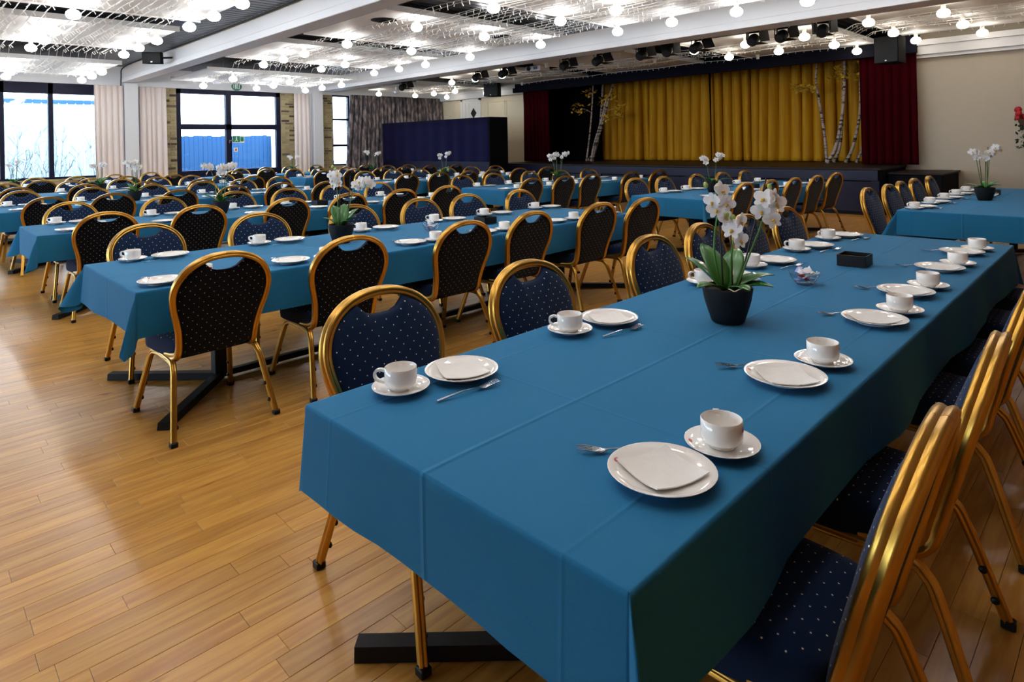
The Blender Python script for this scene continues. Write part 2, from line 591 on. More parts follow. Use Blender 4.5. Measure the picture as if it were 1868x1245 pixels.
# ceiling: slats over a dark void, beams between the bays
ceiling = struct(MB().box(XL - .2, 17.0, YR - .2, WY + .3, ZC + .06, ZC + .2).build('ceiling', 'void_dark'))
BEAMS = [(-1.15, -0.85), (3.93, 4.22), (9.0, 9.42)]
bays = [(-0.85, 3.93), (4.22, 9.0), (9.42, WX)]
slat_me = {}
for bi, (x0, x1) in enumerate(bays):
    sm = MB().box(-(x1 - x0) / 2, (x1 - x0) / 2, -.062, .062, 0, .05, .004).mesh('ceiling_slat', 'slat_grey')
    yy = 5.0 if bi == 0 else (2.2 if bi == 1 else 0.6)
    while yy < WY - .08:
        put('ceiling_slat', sm, ceiling, ((x0 + x1) / 2, yy, ZC))
        yy += 0.15
mb = MB()                                        # the bays nobody sees, behind the camera
mb.box(XL, -1.15, YR, WY, ZC, ZC + .05).box(-.85, 3.93, YR, 4.9, ZC, ZC + .05).box(4.22, 9.0, YR, 2.1, ZC, ZC + .05).box(9.42, WX, YR, .5, ZC, ZC + .05)
mb.build('ceiling_board', 'ceiling_white', ceiling)
for k, (x0, x1) in enumerate(BEAMS):
    b = MB().box(x0 + .04, x1, YR, WY, ZB + .10, ZC + .06).box(x0, x1 + .0, YR, WY, ZB, ZB + .11, .008).build('trim_%d' % (k + 1), 'white_paint')
    struct(b)
    if k:
        tag(b, ('white painted ceiling beam nearest the camera, at the left' if k == 1 else 'white painted ceiling beam nearest the stage, with lamps behind'), 'beam', None, 'structure')

# walls
def wall(name, m, *boxes):
    mb = MB()
    for b in boxes:
        mb.box(*b)
    return struct(mb.build(name, m))
wall('wall_back', 'wood_panel', (XL, 17, YR - .2, YR, 0, ZC + .06))
wall('wall_left', 'plain_wall', (XL - .2, XL, YR, WY, 0, .7), (XL - .2, XL, YR, WY, 2.75, ZC + .06), *[(XL - .2, XL, y_ - .35, y_ + .35, .7, 2.75) for y_ in (-1.35, 3.85, 8.1, 12.35, 16.85)], (XL - .2, XL, -1.0, 3.5, .7, 2.75))
LWIN = [(4.2, 7.75), (8.45, 12.0), (12.7, 16.5)]
# window wall: columns, pelmet band, parapets, piers behind curtains
ww = wall('wall_window', 'white_paint', (XL, WX + .2, WY - .02, WY + .25, ZP, ZC + .06),
          (XL, -6.2, WY, WY + .25, 0, ZP),
          (-1.2, -.8, WY - .16, WY + .25, 0, ZP + .05), (3.96, 4.24, WY - .16, WY + .25, 0, ZP + .05), (8.78, 9.06, WY - .16, WY + .25, 0, ZP + .05),
          (3.55, 3.96, WY + .02, WY + .25, 0, ZP), (4.24, 4.86, WY + .02, WY + .25, 0, ZP), (8.4, 8.78, WY + .02, WY + .25, 0, ZP),
          (10.05, WX + .2, WY, WY + .25, 0, ZP))
brickw = wall('wall_brick', 'mortar', (4.86, 5.13, WY + .012, WY + .25, 0, ZP), (7.86, 8.4, WY + .012, WY + .25, 0, ZP), (9.06, 9.45, WY + .012, WY + .25, 0, ZP),
              (-.8, 3.55, WY + .012, WY + .2, 0, .76), (-6.2, -1.2, WY + .012, WY + .2, 0, .76), (9.45, 10.05, WY + .012, WY + .2, 0, .8))
BL, BH = 0.235, 0.068
bms = {}
def brick_field(x0, x1, z0, z1):
    z, r = z0, 0
    while z + BH < z1 + .02:
        x = x0 - (BL / 2 if r % 2 else 0)
        while x < x1 - .03:
            a0, a1 = max(x, x0), min(x + BL, x1)
            L = round(a1 - a0 - .012, 3)
            if L > .03:
                if L not in bms:
                    bms[L] = MB().box(-L / 2, L / 2, 0, .05, 0, BH - .012, .003).mesh('brick', 'brick_yellow')
                put('brick', bms[L], brickw, ((a0 + a1) / 2, WY + rng.uniform(-.004, .002), z))
            x += BL
        z += BH
        r += 1
brick_field(4.86, 5.13, .6, ZP)
brick_field(7.86, 8.4, .6, ZP)
brick_field(9.06, 9.45, .6, ZP)
brick_field(1.6, 3.5, .5, .76)

# windows
def window(name, x0, x1, z0, z1, vbars, hbars, fw=.07, extra=None):
    mb = MB()
    mb.box(x0, x0 + fw, WY + .05, WY + .16, z0, z1).box(x1 - fw, x1, WY + .05, WY + .16, z0, z1)
    mb.box(x0, x1, WY + .05, WY + .16, z0, z0 + fw).box(x0, x1, WY + .05, WY + .16, z1 - fw, z1)
    w = mb.build('window_frame', 'frame_dark')
    root = struct(put(name, None))
    w.parent = root
    for a, b in vbars:
        MB().box(a, b, WY + .04, WY + .17, z0, z1).build('mullion', 'frame_dark', root)
    for a, b, c, d in hbars:
        MB().box(a, b, WY + .04, WY + .17, c, d).build('transom', 'frame_dark', root)
    return root
w1 = window('window_1', -.8, 3.6, .74, ZP, [(1.64, 1.72), (2.5, 2.59), (.4, .48)], [(-.8, 3.6, 2.68, ZP)])
for a, b in ((-.73, .4), (.48, 1.64), (1.72, 2.5), (2.59, 3.53)):
    MB().box(a, b, WY + .095, WY + .105, .81, 2.68).build('pane', 'window_glass', w1)
w2 = window('window_2', 5.13, 7.86, 0.02, ZP, [(6.36, 6.50)], [(5.13, 7.86, 1.88, 2.02), (5.13, 7.86, .02, .82)], .12)
for a, b, c, d in ((5.25, 6.36, 2.02, 2.8), (6.5, 7.74, 2.02, 2.8), (5.25, 6.36, .82, 1.88), (6.5, 7.74, .82, 1.88)):
    MB().box(a, b, WY + .095, WY + .105, c, d).build('pane', 'window_glass', w2)
MB().box(6.40, 6.42, WY - .03, WY + .05, 1.52, 1.60).box(6.40, 6.52, WY - .04, WY - .02, 1.57, 1.60).build('handle', 'steel', w2)
w3 = window('window_3', 9.45, 10.05, .8, ZP, [], [(9.45, 10.05, 2.16, 2.22), (9.45, 10.05, 1.36, 1.44)], .045)
for c, d in ((.845, 1.36), (1.44, 2.16), (2.22, 2.87)):
    MB().box(9.495, 10.0, WY + .095, WY + .105, c, d).build('pane', 'window_glass', w3)
w4 = window('window_4', -6.2, -1.2, .74, ZP, [(-4.9, -4.8), (-3.7, -3.6), (-2.5, -2.4)], [(-6.2, -1.2, 2.68, ZP)])
for a, b in ((-6.13, -4.9), (-4.8, -3.7), (-3.6, -2.5), (-2.4, -1.27)):
    MB().box(a, b, WY + .095, WY + .105, .81, 2.68).build('pane', 'window_glass', w4)
for k, (y0, y1) in enumerate(LWIN):                       # garden windows in the wall behind the camera
    w = struct(put('window_%d' % (5 + k), None))
    mb = MB()
    for a, b, c, d in ((y0, y0 + .08, .7, 2.75), (y1 - .08, y1, .7, 2.75), (y0, y1, .7, .78), (y0, y1, 2.67, 2.75), ((y0 + y1) / 2 - .04, (y0 + y1) / 2 + .04, .7, 2.75)):
        mb.box(XL - .16, XL - .05, a, b, c, d)
    mb.build('window_frame', 'frame_dark', w)
    MB().box(XL - .105, XL - .095, y0 + .08, y1 - .08, .78, 2.67).build('pane', 'window_glass', w)
    ld = bpy.data.lights.new('sky_portal', 'AREA')
    ld.shape = 'RECTANGLE'
    ld.size, ld.size_y = 1.9, y1 - y0 - .1
    ld.cycles.is_portal = True
    lo = bpy.data.objects.new('sky_portal', ld)
    C.objects.link(lo)
    lo.location = (XL - .18, (y0 + y1) / 2, 1.73)
    lo.rotation_euler = (0, -PI / 2, 0)
for x0, x1, z0, z1 in ((-.73, 3.53, .8, 2.68), (5.25, 7.74, .82, 2.8), (9.49, 10.0, .85, 2.87), (-6.13, -1.27, .81, 2.68)):
    ld = bpy.data.lights.new('sky_portal', 'AREA')         # tells the sampler where the sky's light enters
    ld.shape = 'RECTANGLE'
    ld.size, ld.size_y = x1 - x0, z1 - z0
    ld.cycles.is_portal = True
    lo = bpy.data.objects.new('sky_portal', ld)
    C.objects.link(lo)
    lo.location = ((x0 + x1) / 2, WY + .2, (z0 + z1) / 2)
    lo.rotation_euler = (-PI / 2, 0, 0)

# stage wall with the opening of the stage
OY0, OY1, OZ1 = 3.3, 12.9, 2.92
wall('wall_stage', 'beige_wall', (WX, WX + .15, YR, OY0, 0, ZC + .06))
ws = wall('wall_panelled', 'cream_wall', (WX, WX + .15, OY1, WY, 0, ZC + .06), (WX, WX + .15, OY0, OY1, OZ1, ZC + .06))
for y0, y1, z0, z1 in ((13.05, 14.0, .95, 2.7), (14.05, 14.85, .95, 2.1), (14.05, 14.85, 2.15, 2.7), (16.5, 17.1, .95, 2.7)):
    MB().box(WX - .012, WX, y0, y1, z0, z0 + .03).box(WX - .012, WX, y0, y1, z1 - .03, z1).box(WX - .012, WX, y0, y0 + .03, z0, z1).box(WX - .012, WX, y1 - .03, y1, z0, z1).build('wall_moulding', 'cream_wall', ws)
MB().box(WX - .014, WX, 13.03, 13.12, .95, 2.72).build('wall_moulding', 'beige_wall', ws)
struct(MB().box(WX - .16, WX, YR, 3.1, 2.84, 3.0).box(WX - .22, WX, YR, 3.1, 3.0, 3.1).box(WX - .1, WX, YR, 3.1, 2.78, 2.84).build('trim_4', 'white_paint'))
struct(MB().box(WX - .16, WX, 13.1, WY, 2.84, 3.0).box(WX - .22, WX, 13.1, WY, 3.0, 3.12).build('trim_5', 'white_paint'))
# door in the panelled wall
d1 = struct(put('door_1', None))
MB().box(WX - .04, WX, 15.14, 15.24, .8, 2.86).box(WX - .04, WX, 16.04, 16.14, .8, 2.86).box(WX - .04, WX, 15.14, 16.14, 2.78, 2.86).build('door_frame', 'door_white', d1)
MB().box(WX - .02, WX, 15.24, 16.04, .8, 2.78).build('door_leaf', 'door_white', d1)
MB().box(WX - .035, WX - .015, 15.9, 15.93, .8, 2.7).box(WX - .035, WX - .015, 15.72, 15.74, .8, 2.7).build('door_moulding', 'door_white', d1)
MB().add([(WX - .03, 15.5, 2.2), (WX - .03, 15.36, 2.37), (WX - .03, 15.5, 2.54), (WX - .03, 15.64, 2.37), (WX - .02, 15.5, 2.2), (WX - .02, 15.36, 2.37), (WX - .02, 15.5, 2.54), (WX - .02, 15.64, 2.37)],
         [(0, 1, 2, 3), (7, 6, 5, 4), (0, 4, 5, 1), (1, 5, 6, 2), (2, 6, 7, 3), (3, 7, 4, 0)]).build('diamond_pane', 'lamp_glass', d1)

# the stage
st = thing('stage', 'dark navy raised stage platform before the yellow curtain', 'stage', (0, 0, 0), 0, None, 'structure')
MB().box(12.06, 16.0, OY0, 12.8, .0, .70).build('base', 'void_dark', st)
MB().box(12.0, 16.4, OY0 - .05, 12.85, .78, .82, .006).build('stage_floor', 'stage_top', st)
MB().box(12.0, 12.05, OY0, 12.8, .60, .78, .005).build('fascia', 'stage_navy', st)
for k in range(8):
    MB().box(12.03, 12.06, OY0 + .08 + k * 1.18, OY0 + 1.2 + k * 1.18, .06, .58).build('front_panel', 'stage_navy', st)
for k in range(9):
    MB().box(12.0, 12.06, OY0 - .02 + k * 1.18, OY0 + .1 + k * 1.18, 0, .60).build('post', 'stage_navy', st)
MB().box(12.05, WX, OY0 - .03, OY0, 0, .78).build('end_panel', 'valance_navy', st)
bx = thing('step_box', 'low black step box against the beige wall beside the stage', 'step', (0, 0, 0))
MB().box(12.35, WX - .004, 2.45, 3.24, 0, .70, .006).build('body', 'valance_navy', bx)
MB().box(12.32, WX - .004, 2.42, 3.24, .70, .73, .004).build('tread', 'stage_top', bx)
bx2 = thing('wall_bench', 'low dark bench running along the foot of the beige wall', 'bench', (0, 0, 0))
MB().box(12.9, WX, -2.0, 2.4, 0.34, .40, .006).build('seat', 'stage_top', bx2)
MB().box(13.0, WX, -2.0, 2.4, 0, .34).build('body', 'valance_navy', bx2)
# stage house behind the opening
struct(MB().box(16.0, 16.2, 1.5, 15.5, 0, 4.2).box(WX + .15, 16.2, 1.3, 1.5, 0, 4.2).box(WX + .15, 16.2, 15.3, 15.5, 0, 4.2).box(WX + .15, 16.2, 1.3, 15.5, 4.0, 4.2).build('wall_stagehouse', 'curtain_black'))
va = thing('stage_valance', 'dark navy valance board across the top of the stage', 'valance', (0, 0, 0))
MB().box(WX - .30, WX + .1, 3.0, 13.3, 2.98, ZC + .06).build('board', 'valance_navy', va)
MB().box(WX - .36, WX - .28, 2.98, 13.34, 2.86, 3.0, .006).build('lower_rail', 'valance_navy', va)

def drape(name, m, p0, p1, z0, z1, folds, amp, parent=None, seed=0, thick=.012, flare=0.0, gather=True):
    """a hanging curtain: folded sheet with thickness between two plan points"""
    r = random.Random(seed)
    n = max(24, folds * 8)
    d = Vector((p1[0] - p0[0], p1[1] - p0[1], 0))
    L = d.length
    d.normalize()
    nn = Vector((-d.y, d.x, 0))
    ph = [r.uniform(-.6, .6) for _ in range(folds + 2)]
    am = [r.uniform(.55, 1.25) for _ in range(folds + 2)]
    H = [0, .04, .1, .3, .55, .8, 1]
    vs, fs = [], []
    for h in H:
        top = min(1, (1 - h) * 6 + .25) if gather else 1
        for i in range(n + 1):
            t = i / n
            q = t * folds
            k = int(q)
            f = q - k
            ph_ = ph[k] * (1 - f) + ph[min(k + 1, folds + 1)] * f
            a_ = am[k] * (1 - f) + am[min(k + 1, folds + 1)] * f
            w = math.sin(2 * PI * q + ph_ * 1.5 * (1 + .4 * (1 - h)))
            w = math.copysign(abs(w) ** .8, w)
            off = amp * a_ * w * (0.55 + .45 * (1 - h)) * (top if gather else 1)
            s = t * L + amp * .5 * math.cos(2 * PI * q) * (1 - h * .5) + flare * (t - .5) * (1 - h)
            for e in (0, 1):
                p = Vector((p0[0], p0[1], 0)) + d * s + nn * (off + e * thick)
                vs.append((p.x, p.y, z0 + (z1 - z0) * h))
    W = 2 * (n + 1)
    for a in range(len(H) - 1):
        for i in range(n):
            b = a * W + 2 * i
            fs.append((b, b + 2, b + 2 + W, b + W))
            fs.append((b + 1, b + 1 + W, b + 3 + W, b + 3))
        b = a * W
        fs.append((b, b + W, b + W + 1, b + 1))
        b = a * W + 2 * n
        fs.append((b, b + 1, b + W + 1, b + W))
    for a in (0, (len(H) - 1) * W):
        for i in range(n):
            b = a + 2 * i
            fs.append((b, b + 1, b + 3, b + 2))
    return MB().add(vs, fs).build(name, m, parent, True, None)

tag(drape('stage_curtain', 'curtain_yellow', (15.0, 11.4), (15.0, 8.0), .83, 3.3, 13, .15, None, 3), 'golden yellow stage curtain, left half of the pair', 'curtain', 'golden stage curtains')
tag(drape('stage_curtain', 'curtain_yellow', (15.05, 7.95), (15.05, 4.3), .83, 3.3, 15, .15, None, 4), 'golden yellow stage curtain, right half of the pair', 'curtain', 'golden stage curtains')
tag(drape('side_curtain', 'curtain_red', (13.38, 3.98), (13.38, 3.03), .83, 2.95, 7, .05, None, 5), 'dark red curtain at the right end of the stage', 'curtain', 'dark red side curtains')
tag(drape('side_curtain', 'curtain_red', (13.42, 13.1), (13.42, 12.1), .83, 2.95, 7, .05, None, 6), 'dark red curtain at the left end of the stage', 'curtain', 'dark red side curtains')
tag(drape('wing_curtain', 'curtain_black', (14.6, 13.2), (14.6, 11.2), .83, 3.3, 8, .05, None, 8), 'black wing curtain behind the left dark red stage curtain', 'curtain')

# blue velvet screen in front of the stage corner
vs_ = thing('velvet_screen', 'long blue velvet covered screen in the far corner', 'screen', (0, 0, 0))
MB().box(11.0, 11.62, 11.98, 16.9, .0, .90).build('plinth', 'stage_navy', vs_)
drape('velvet_cover', 'velvet_blue', (10.99, 16.9), (10.99, 11.98), .90, 2.06, 9, .014, vs_, 11, gather=False)
MB().box(11.02, 11.6, 12.0, 16.9, .9, 2.06, .01).build('body', 'velvet_black', vs_)
MB().box(10.985, 11.64, 11.93, 11.985, .02, 2.06, .01).build('end_cover', 'velvet_black', vs_)

# window curtains
for x0, x1, fl, lab, sd in ((3.34, 3.93, 5, 'beige curtain left of the white column, beside the garden window', 21), (4.28, 4.86, 5, 'beige curtain right of the white column, before a brick pier', 22), (8.2, 8.66, 4, 'beige curtain between a brick pier and the far white column', 23)):
    tag(drape('window_curtain', 'curtain_beige', (x0, WY - .09), (x1, WY - .09), .1, ZP - .01, fl, .04, None, sd), lab, 'curtain', 'beige window curtains')
tag(drape('window_curtain', 'curtain_floral', (10.0, WY - .1), (13.5, WY - .1), .1, ZP + .02, 24, .085, None, 24, flare=.5), 'grey floral patterned curtain in the far corner', 'curtain')

# ------------------------------------------------------------------ ceiling panels, globes, fairy lights
BAYN = ('left bay', 'middle bay', 'stage bay')
panel_rows = [(15.2, 3.06), (11.75, 3.22), (8.4, 3.22), (4.85, 3.22), (2.0, 3.2), (-1.6, 3.2)]       # centre Y, underside Z
panel_x = [(-.2, 3.2), (4.8, 8.38), (10.22, 13.3)]
socket_me = MB().lathe([(.0, 0), (.046, 0), (.046, -.012), (.030, -.02), (.030, -.085), (.024, -.09), (.0, -.09)][::-1], 12).mesh('socket', 'socket_white', True, .6)
globe_me = MB().lathe([(0, -.21), (.03, -.208), (.058, -.196), (.076, -.176), (.083, -.15), (.076, -.122), (.056, -.1), (.03, -.088), (.024, -.08), (0, -.08)], 16).mesh('globe', 'globe_lit', True, 1.5)
globe_dim_me = globe_me.copy()
globe_dim_me.materials[0] = M['globe_dimmed']
globe_off_me = MB().lathe([(0, -.21), (.03, -.208), (.058, -.196), (.076, -.176), (.083, -.15), (.076, -.122), (.056, -.1), (.03, -.088), (.024, -.08), (0, -.08)], 16).mesh('globe', 'globe_off', True, 1.5)
# what hangs where: o lit globe, x dead globe, s empty socket, . nothing; rows near to far, columns left to right
plan = {(0, 0): ('.oo', '.oo', '.oo'), (0, 1): ('.oo', '.oo', '.oo'), (0, 2): ('ooo', 'ooo', 'ooo'), (0, 3): ('ooo', 'ooo', 'ooo'), (0, 4): ('ooo', 'ooo', 'ooo'),
        (1, 0): ('ooo', 'xoo', 'ooo'), (1, 1): ('o.o', 'ooo', 'ooo'), (1, 2): ('ooo', '...', 'ooo'), (1, 3): ('..o', '.oo', 'ooo'), (1, 4): ('ooo', 'ooo', '.oo'),
        (2, 0): ('soo', 'xo.', 'ooo'), (2, 1): ('os.', 'os.', 'oss'), (2, 2): ('ss.', '.s.', 'ss.'), (2, 3): ('ooo', 'oo.', 'oos'), (2, 4): ('.oo', 'ooo', 'ooo')}
colx = [(.3, 1.64, 2.95), (5.42, 6.75, 8.1), (10.4, 11.76, 13.0)]
RW = ('near', 'middle', 'far')
CW = ('left', 'centre', 'right')
for (bi, ri), rows in plan.items():
    cyp, zp = panel_rows[ri]
    x0, x1 = panel_x[bi]
    if bi == 2 and ri in (1, 2, 3):
        zp = 3.12
    th = .035
    p = MB().box(x0, x1, cyp - 1.2, cyp + 1.2, zp, zp + th, .004)
    root = thing('ceiling_panel', 'white suspended ceiling panel, %s from the windows, %s' % (ORD[ri], BAYN[bi]), 'ceiling panel', group='suspended ceiling panels')
    p.build('board', 'panel_white', root)
    MB().box(x0 - .01, x1 + .01, cyp - 1.225, cyp - 1.2, zp - .02, zp + .06).build('edge_rail', 'panel_white', root)
    MB().box(x0 - .01, x1 + .01, cyp + 1.2, cyp + 1.225, zp - .02, zp + .06).build('edge_rail', 'panel_white', root)
    for hx in (x0 + .4, x1 - .4):
        for hy in (-1.0, 1.0):
            MB().tube([(hx, cyp + hy, zp + th), (hx, cyp + hy, ZC + .01)], .006, 5).build('hanger_rod', 'steel', root)
    for r in range(3):
        for c in range(3):
            ch = rows[r][c]
            if ch == '.':
                continue
            loc = (colx[bi][c] + rng.uniform(-.03, .03), cyp + (r - 1) * .96 + rng.uniform(-.03, .03), zp)
            where = '%s row %s on %s panel from windows, %s' % (RW[r], CW[c], ORD[ri], BAYN[bi])
            if ch == 's':
                tag(put('lamp_socket', socket_me, None, loc), 'empty white lamp socket, ' + where, 'socket', 'empty lamp sockets')
                continue
            t = thing('globe_lamp', ('lit white' if ch == 'o' else 'unlit') + ' globe bulb, ' + where, 'lamp', loc, group='globe bulbs on the ceiling panels')
            put('socket', socket_me, t)
            put('globe', (globe_dim_me if bi == 2 else globe_me) if ch == 'o' else globe_off_me, t)
# round black vents
for x, y_, ri, lab in ((5.2, 7.9, 2, 'round black air vent in the ceiling panel beside the front beam'), (7.55, 7.88, 2, 'round black air vent in the ceiling panel near the stage beam')):
    z = panel_rows[ri][1]
    t = thing('air_vent', lab, 'vent', (x, y_, z), group='round ceiling vents')
    MB().lathe([(0, -.012), (.15, -.012), (.19, -.004), (.19, 0), (0, 0)], 24).build('rim', 'black_metal', t, True)
    for k in (.05, .1):
        MB().lathe([(k, -.02), (k + .025, -.02), (k + .025, -.01), (k, -.01)], 20).build('ring', 'black_metal', t, True)

# fairy light strings run across the panels towards the windows
def fairy_mesh(y0, y1, zs, seed):
    r = random.Random(seed)
    pts, tick = [], MB()
    y_ = y0
    while y_ < y1:
        ri = min(range(len(panel_rows)), key=lambda i: abs(panel_rows[i][0] - y_))
        gap = max(0, abs(y_ - panel_rows[ri][0]) - 1.2)
        zz = zs(y_) - .05 - .012 * math.sin(y_ * 3 + seed)
        pts.append((.012 * math.sin(y_ * 1.3 + seed), y_, zz))
        a = r.choice((.5, 3.6)) + r.uniform(-.4, .4)
        if r.random() < .9:
            tick.tube([pts[-1], (pts[-1][0] + .04 * math.cos(a), y_ + .04 * math.sin(a), zz - .04)], .0055, 3)
        y_ += .15
    w = MB().tube(pts, .004, 3).mesh('wire', 'wire_white')
    return w, tick.mesh('mini_bulbs', 'mini_bulb')
def zline(bi):
    def f(y_):
        ri = min(range(len(panel_rows)), key=lambda i: abs(panel_rows[i][0] - y_))
        z = 3.12 if (bi == 2 and ri in (1, 2, 3)) else panel_rows[ri][1]
        return z
    return f
for bi, (n, y0) in enumerate(((24, 6.2), (27, 3.0), (22, 1.2))):
    var = [fairy_mesh(y0, 16.3 if bi != 1 else 16.3, zline(bi), 10 * bi + k) for k in range(4)]
    x0, x1 = panel_x[bi]
    last_x, cnt = -99, -1
    for k in range(n):
        x = x0 + .25 + (x1 - x0 - .5) * (k + .5) / n if bi else .4 + (x1 - .6) * (k + .5) / n
        if bi == 2 and (12.1 < x < 12.9 or 10.36 < x < 10.84):
            continue                                   # strings part round the loudspeakers and the projector
        near_c = min(colx[bi], key=lambda c: abs(c - x))
        if abs(x - near_c) < .135:
            x = near_c + (.135 if x > near_c else -.135)
        if x - last_x < .085:
            continue
        last_x = x
        cnt += 1
        t = thing('fairy_lights', 'string of small fairy lights, %s from the left of the %s' % (ORD[cnt], BAYN[bi]), 'string lights', (x, 0, 0), group='fairy light strings')
        put('wire', var[k % 4][0], t)
        put('mini_bulbs', var[k % 4][1], t)['kind'] = 'stuff'

# stage lamps with barn doors behind the beam
def stage_lamp():
    """housing with four barn doors, tilted in a yoke that hangs from the pipe"""
    t = put('stage_lamp', None)
    tl = Matrix.Translation((-.1, 0, 0)) @ Matrix.Rotation(.5, 4, 'Y')
    MB().lathe([(0, 0), (.085, 0), (.1, .05), (.1, .2), (.07, .24), (0, .24)], 14).xf(tl @ Matrix.Rotation(PI / 2, 4, 'Y')).build('housing', 'black_metal', t, True)
    for k in range(4):
        mb = MB()
        mb.add([(-.0, -.09, .09), (0, .09, .09), (-.17, .15, .2), (-.17, -.15, .2), (.006, -.09, .096), (.006, .09, .096), (-.165, .15, .207), (-.165, -.15, .207)],
               [(0, 1, 2, 3), (7, 6, 5, 4), (0, 4, 5, 1), (1, 5, 6, 2), (2, 6, 7, 3), (3, 7, 4, 0)])
        mb.xf(tl @ Matrix.Rotation(k * PI / 2, 4, 'X'))
        mb.build('barn_door', 'black_metal', t)
    MB().lathe([(0, -.005), (.08, -.005), (.08, .0), (0, .0)], 14).xf(tl @ Matrix.Rotation(PI / 2, 4, 'Y')).build('lens', 'lamp_glass', t, True)
    MB().tube([(0, -.12, -.06), (0, -.12, .2), (0, .12, .2), (0, .12, -.06)], .01, 5).tube([(0, 0, .2), (0, 0, .366)], .014, 5).build('bracket', 'black_metal', t)
    return t
lampspots = [(14.1, 3.0, .3), (11.1, 2.98, .2), (10.2, 2.98, -.1), (8.4, 2.98, .15), (7.55, 2.99, -.2), (6.55, 2.97, .1), (6.0, 2.97, .3), (5.45, 2.96, -.3), (4.45, 2.95, .1), (4.0, 2.95, 0), (3.4, 2.96, .2)]
lp = stage_lamp()
for k, (yy, zz, rz) in enumerate(lampspots):
    o = lp if k == 0 else copy_tree(lp)
    o.location = (9.84, yy, 2.985)
    o.scale = (.85, .85, .85)
    o.rotation_euler = (0, 0, PI + rz)
    tag(o, 'black stage lamp with barn doors, %s from left behind the ceiling beam' % ORD[k], 'stage lamp', 'stage lamps hung behind the beam')
tag(MB().tube([(9.84, 2.6, 3.32), (9.84, 14.8, 3.32)], .022, 8).build('lamp_bar', 'black_metal'), 'long dark pipe that carries the stage lamps', 'pipe')
pj = thing('projector', 'white ceiling projector hanging before the stage', 'projector', (10.6, 9.86, 3.0))
MB().box(-.17, .17, -.24, .24, 0, .12, .02).build('body', 'projector_white', pj)
MB().lathe([(0, 0), (.05, 0), (.05, .04), (0, .04)], 14).xf(Matrix.Translation((-.2, .1, .06)) @ Matrix.Rotation(PI / 2, 4, 'Y')).build('lens', 'lamp_glass', pj, True)
MB().tube([(0, 0, .12), (0, 0, .33)], .03, 10).build('mount', 'projector_white', pj)
MB().box(-.176, -.168, -.16, -.04, .03, .09).build('grille', 'paper_grey', pj)

# loudspeakers
def speaker(name, lab, loc, w, d, h, rz, tilt, bracket):
    t = thing(name, lab, 'loudspeaker', loc, rz, 'black loudspeakers')
    t.rotation_euler = (0, tilt, rz)
    MB().add([(-d / 2, -w / 2, 0), (-d / 2, w / 2, 0), (d / 2, w * .3, 0), (d / 2, -w * .3, 0), (-d / 2, -w / 2, h), (-d / 2, w / 2, h), (d / 2, w * .3, h), (d / 2, -w * .3, h)],
             [(3, 2, 1, 0), (4, 5, 6, 7), (0, 1, 5, 4), (1, 2, 6, 5), (2, 3, 7, 6), (3, 0, 4, 7)]).build('cabinet', 'speaker_black', t)
    MB().box(-d / 2 - .012, -d / 2, -w / 2 + .01, w / 2 - .01, .01, h - .01, .004).build('grille', 'black_metal', t)
    MB().box(-d / 2 - .016, -d / 2 - .012, -.015, .015, .03, .045).build('badge', 'steel', t)
    bracket(t)
speaker('loudspeaker', 'small black loudspeaker on the white beam at the left', (3.66, 13.5, 3.04), .34, .3, .22, .95, -.1, lambda t: MB().tube([(0, 0, .11), (.19, -.265, .13)], .02, 6).build('bracket', 'black_metal', t))
speaker('loudspeaker', 'black loudspeaker hanging left of the stage', (12.6, 13.47, 2.74), .46, .4, .46, .35, 0, lambda t: MB().tube([(0, 0, .46), (0, 0, .615)], .02, 6).build('bracket', 'black_metal', t))
speaker('loudspeaker', 'large black loudspeaker hanging by the right red curtain', (12.4, 3.15, 2.62), .4, .42, .46, -.2, 0, lambda t: MB().tube([(0, 0, .46), (0, 0, .578)], .02, 6).build('bracket', 'black_metal', t))
tag(MB().tube(crv([(3.91, 17.16, 2.5), (3.9, 17.1, 3.1), (3.9, 16.8, 3.33), (3.9, 14.6, 3.34), (3.9, 13.4, 3.335), (3.9, 10, 3.33), (3.9, 7, 3.345)], 5), .014, 5).build('cable', 'black_plastic'), 'black cable running along the top of the left beam', 'cable')

# exit signs
es = thing('exit_sign', 'oval green exit sign on the white band above the windows', 'exit sign', (6.62, WY - .04, 3.03), group='exit signs')
MB().lathe([(0, -.01), (.13, -.01), (.14, 0), (0, 0)], 24, sy=.8).xf(Matrix.Rotation(PI / 2, 4, 'X')).build('plate', 'sign_green', es, True)
for k, (a, b, c, d) in enumerate(((-.09, -.07, -.05, .05), (-.045, -.015, -.06, .06), (-.0, .02, -.06, .06), (.035, .075, -.06, -.045), (.055, .075, -.06, .05))):
    MB().box(a, b, .008, .016, c, d).xf(Matrix.Translation((0, -.024, 0))).build('pictogram', 'sign_white', es)
ex = thing('exit_sign', 'small green exit sign with running figure on the glass door', 'exit sign', (6.52, WY + .06, 1.52), group='exit signs')
MB().box(0, .32, 0, .01, 0, .2).build('plate', 'sign_white', ex)
MB().box(.01, .2, -.004, 0, .02, .18).build('green_field', 'sign_green', ex)
MB().box(.09, .12, -.008, -.004, .07, .14).add([(.05, -.006, .04), (.07, -.006, .04), (.11, -.006, .08), (.09, -.006, .08)], [(0, 1, 2, 3)]).add([(.11, -.006, .08), (.13, -.006, .08), (.15, -.006, .04), (.13, -.006, .04)], [(0, 1, 2, 3)]).ball((.11, -.004, .155), .013, 8, 4).build('running_figure', 'sign_white', ex)
MB().box(.215, .3, -.004, 0, .04, .16).build('door_symbol', 'sign_green', ex)
ns = thing('notice', 'small square notice under the green exit sign on glass', 'notice', (6.56, WY + .06, 1.28))
MB().box(0, .1, 0, .008, 0, .12).build('card', 'sign_white', ns)
MB().box(.03, .07, -.004, 0, .03, .08).build('symbol', 'logo_red', ns)

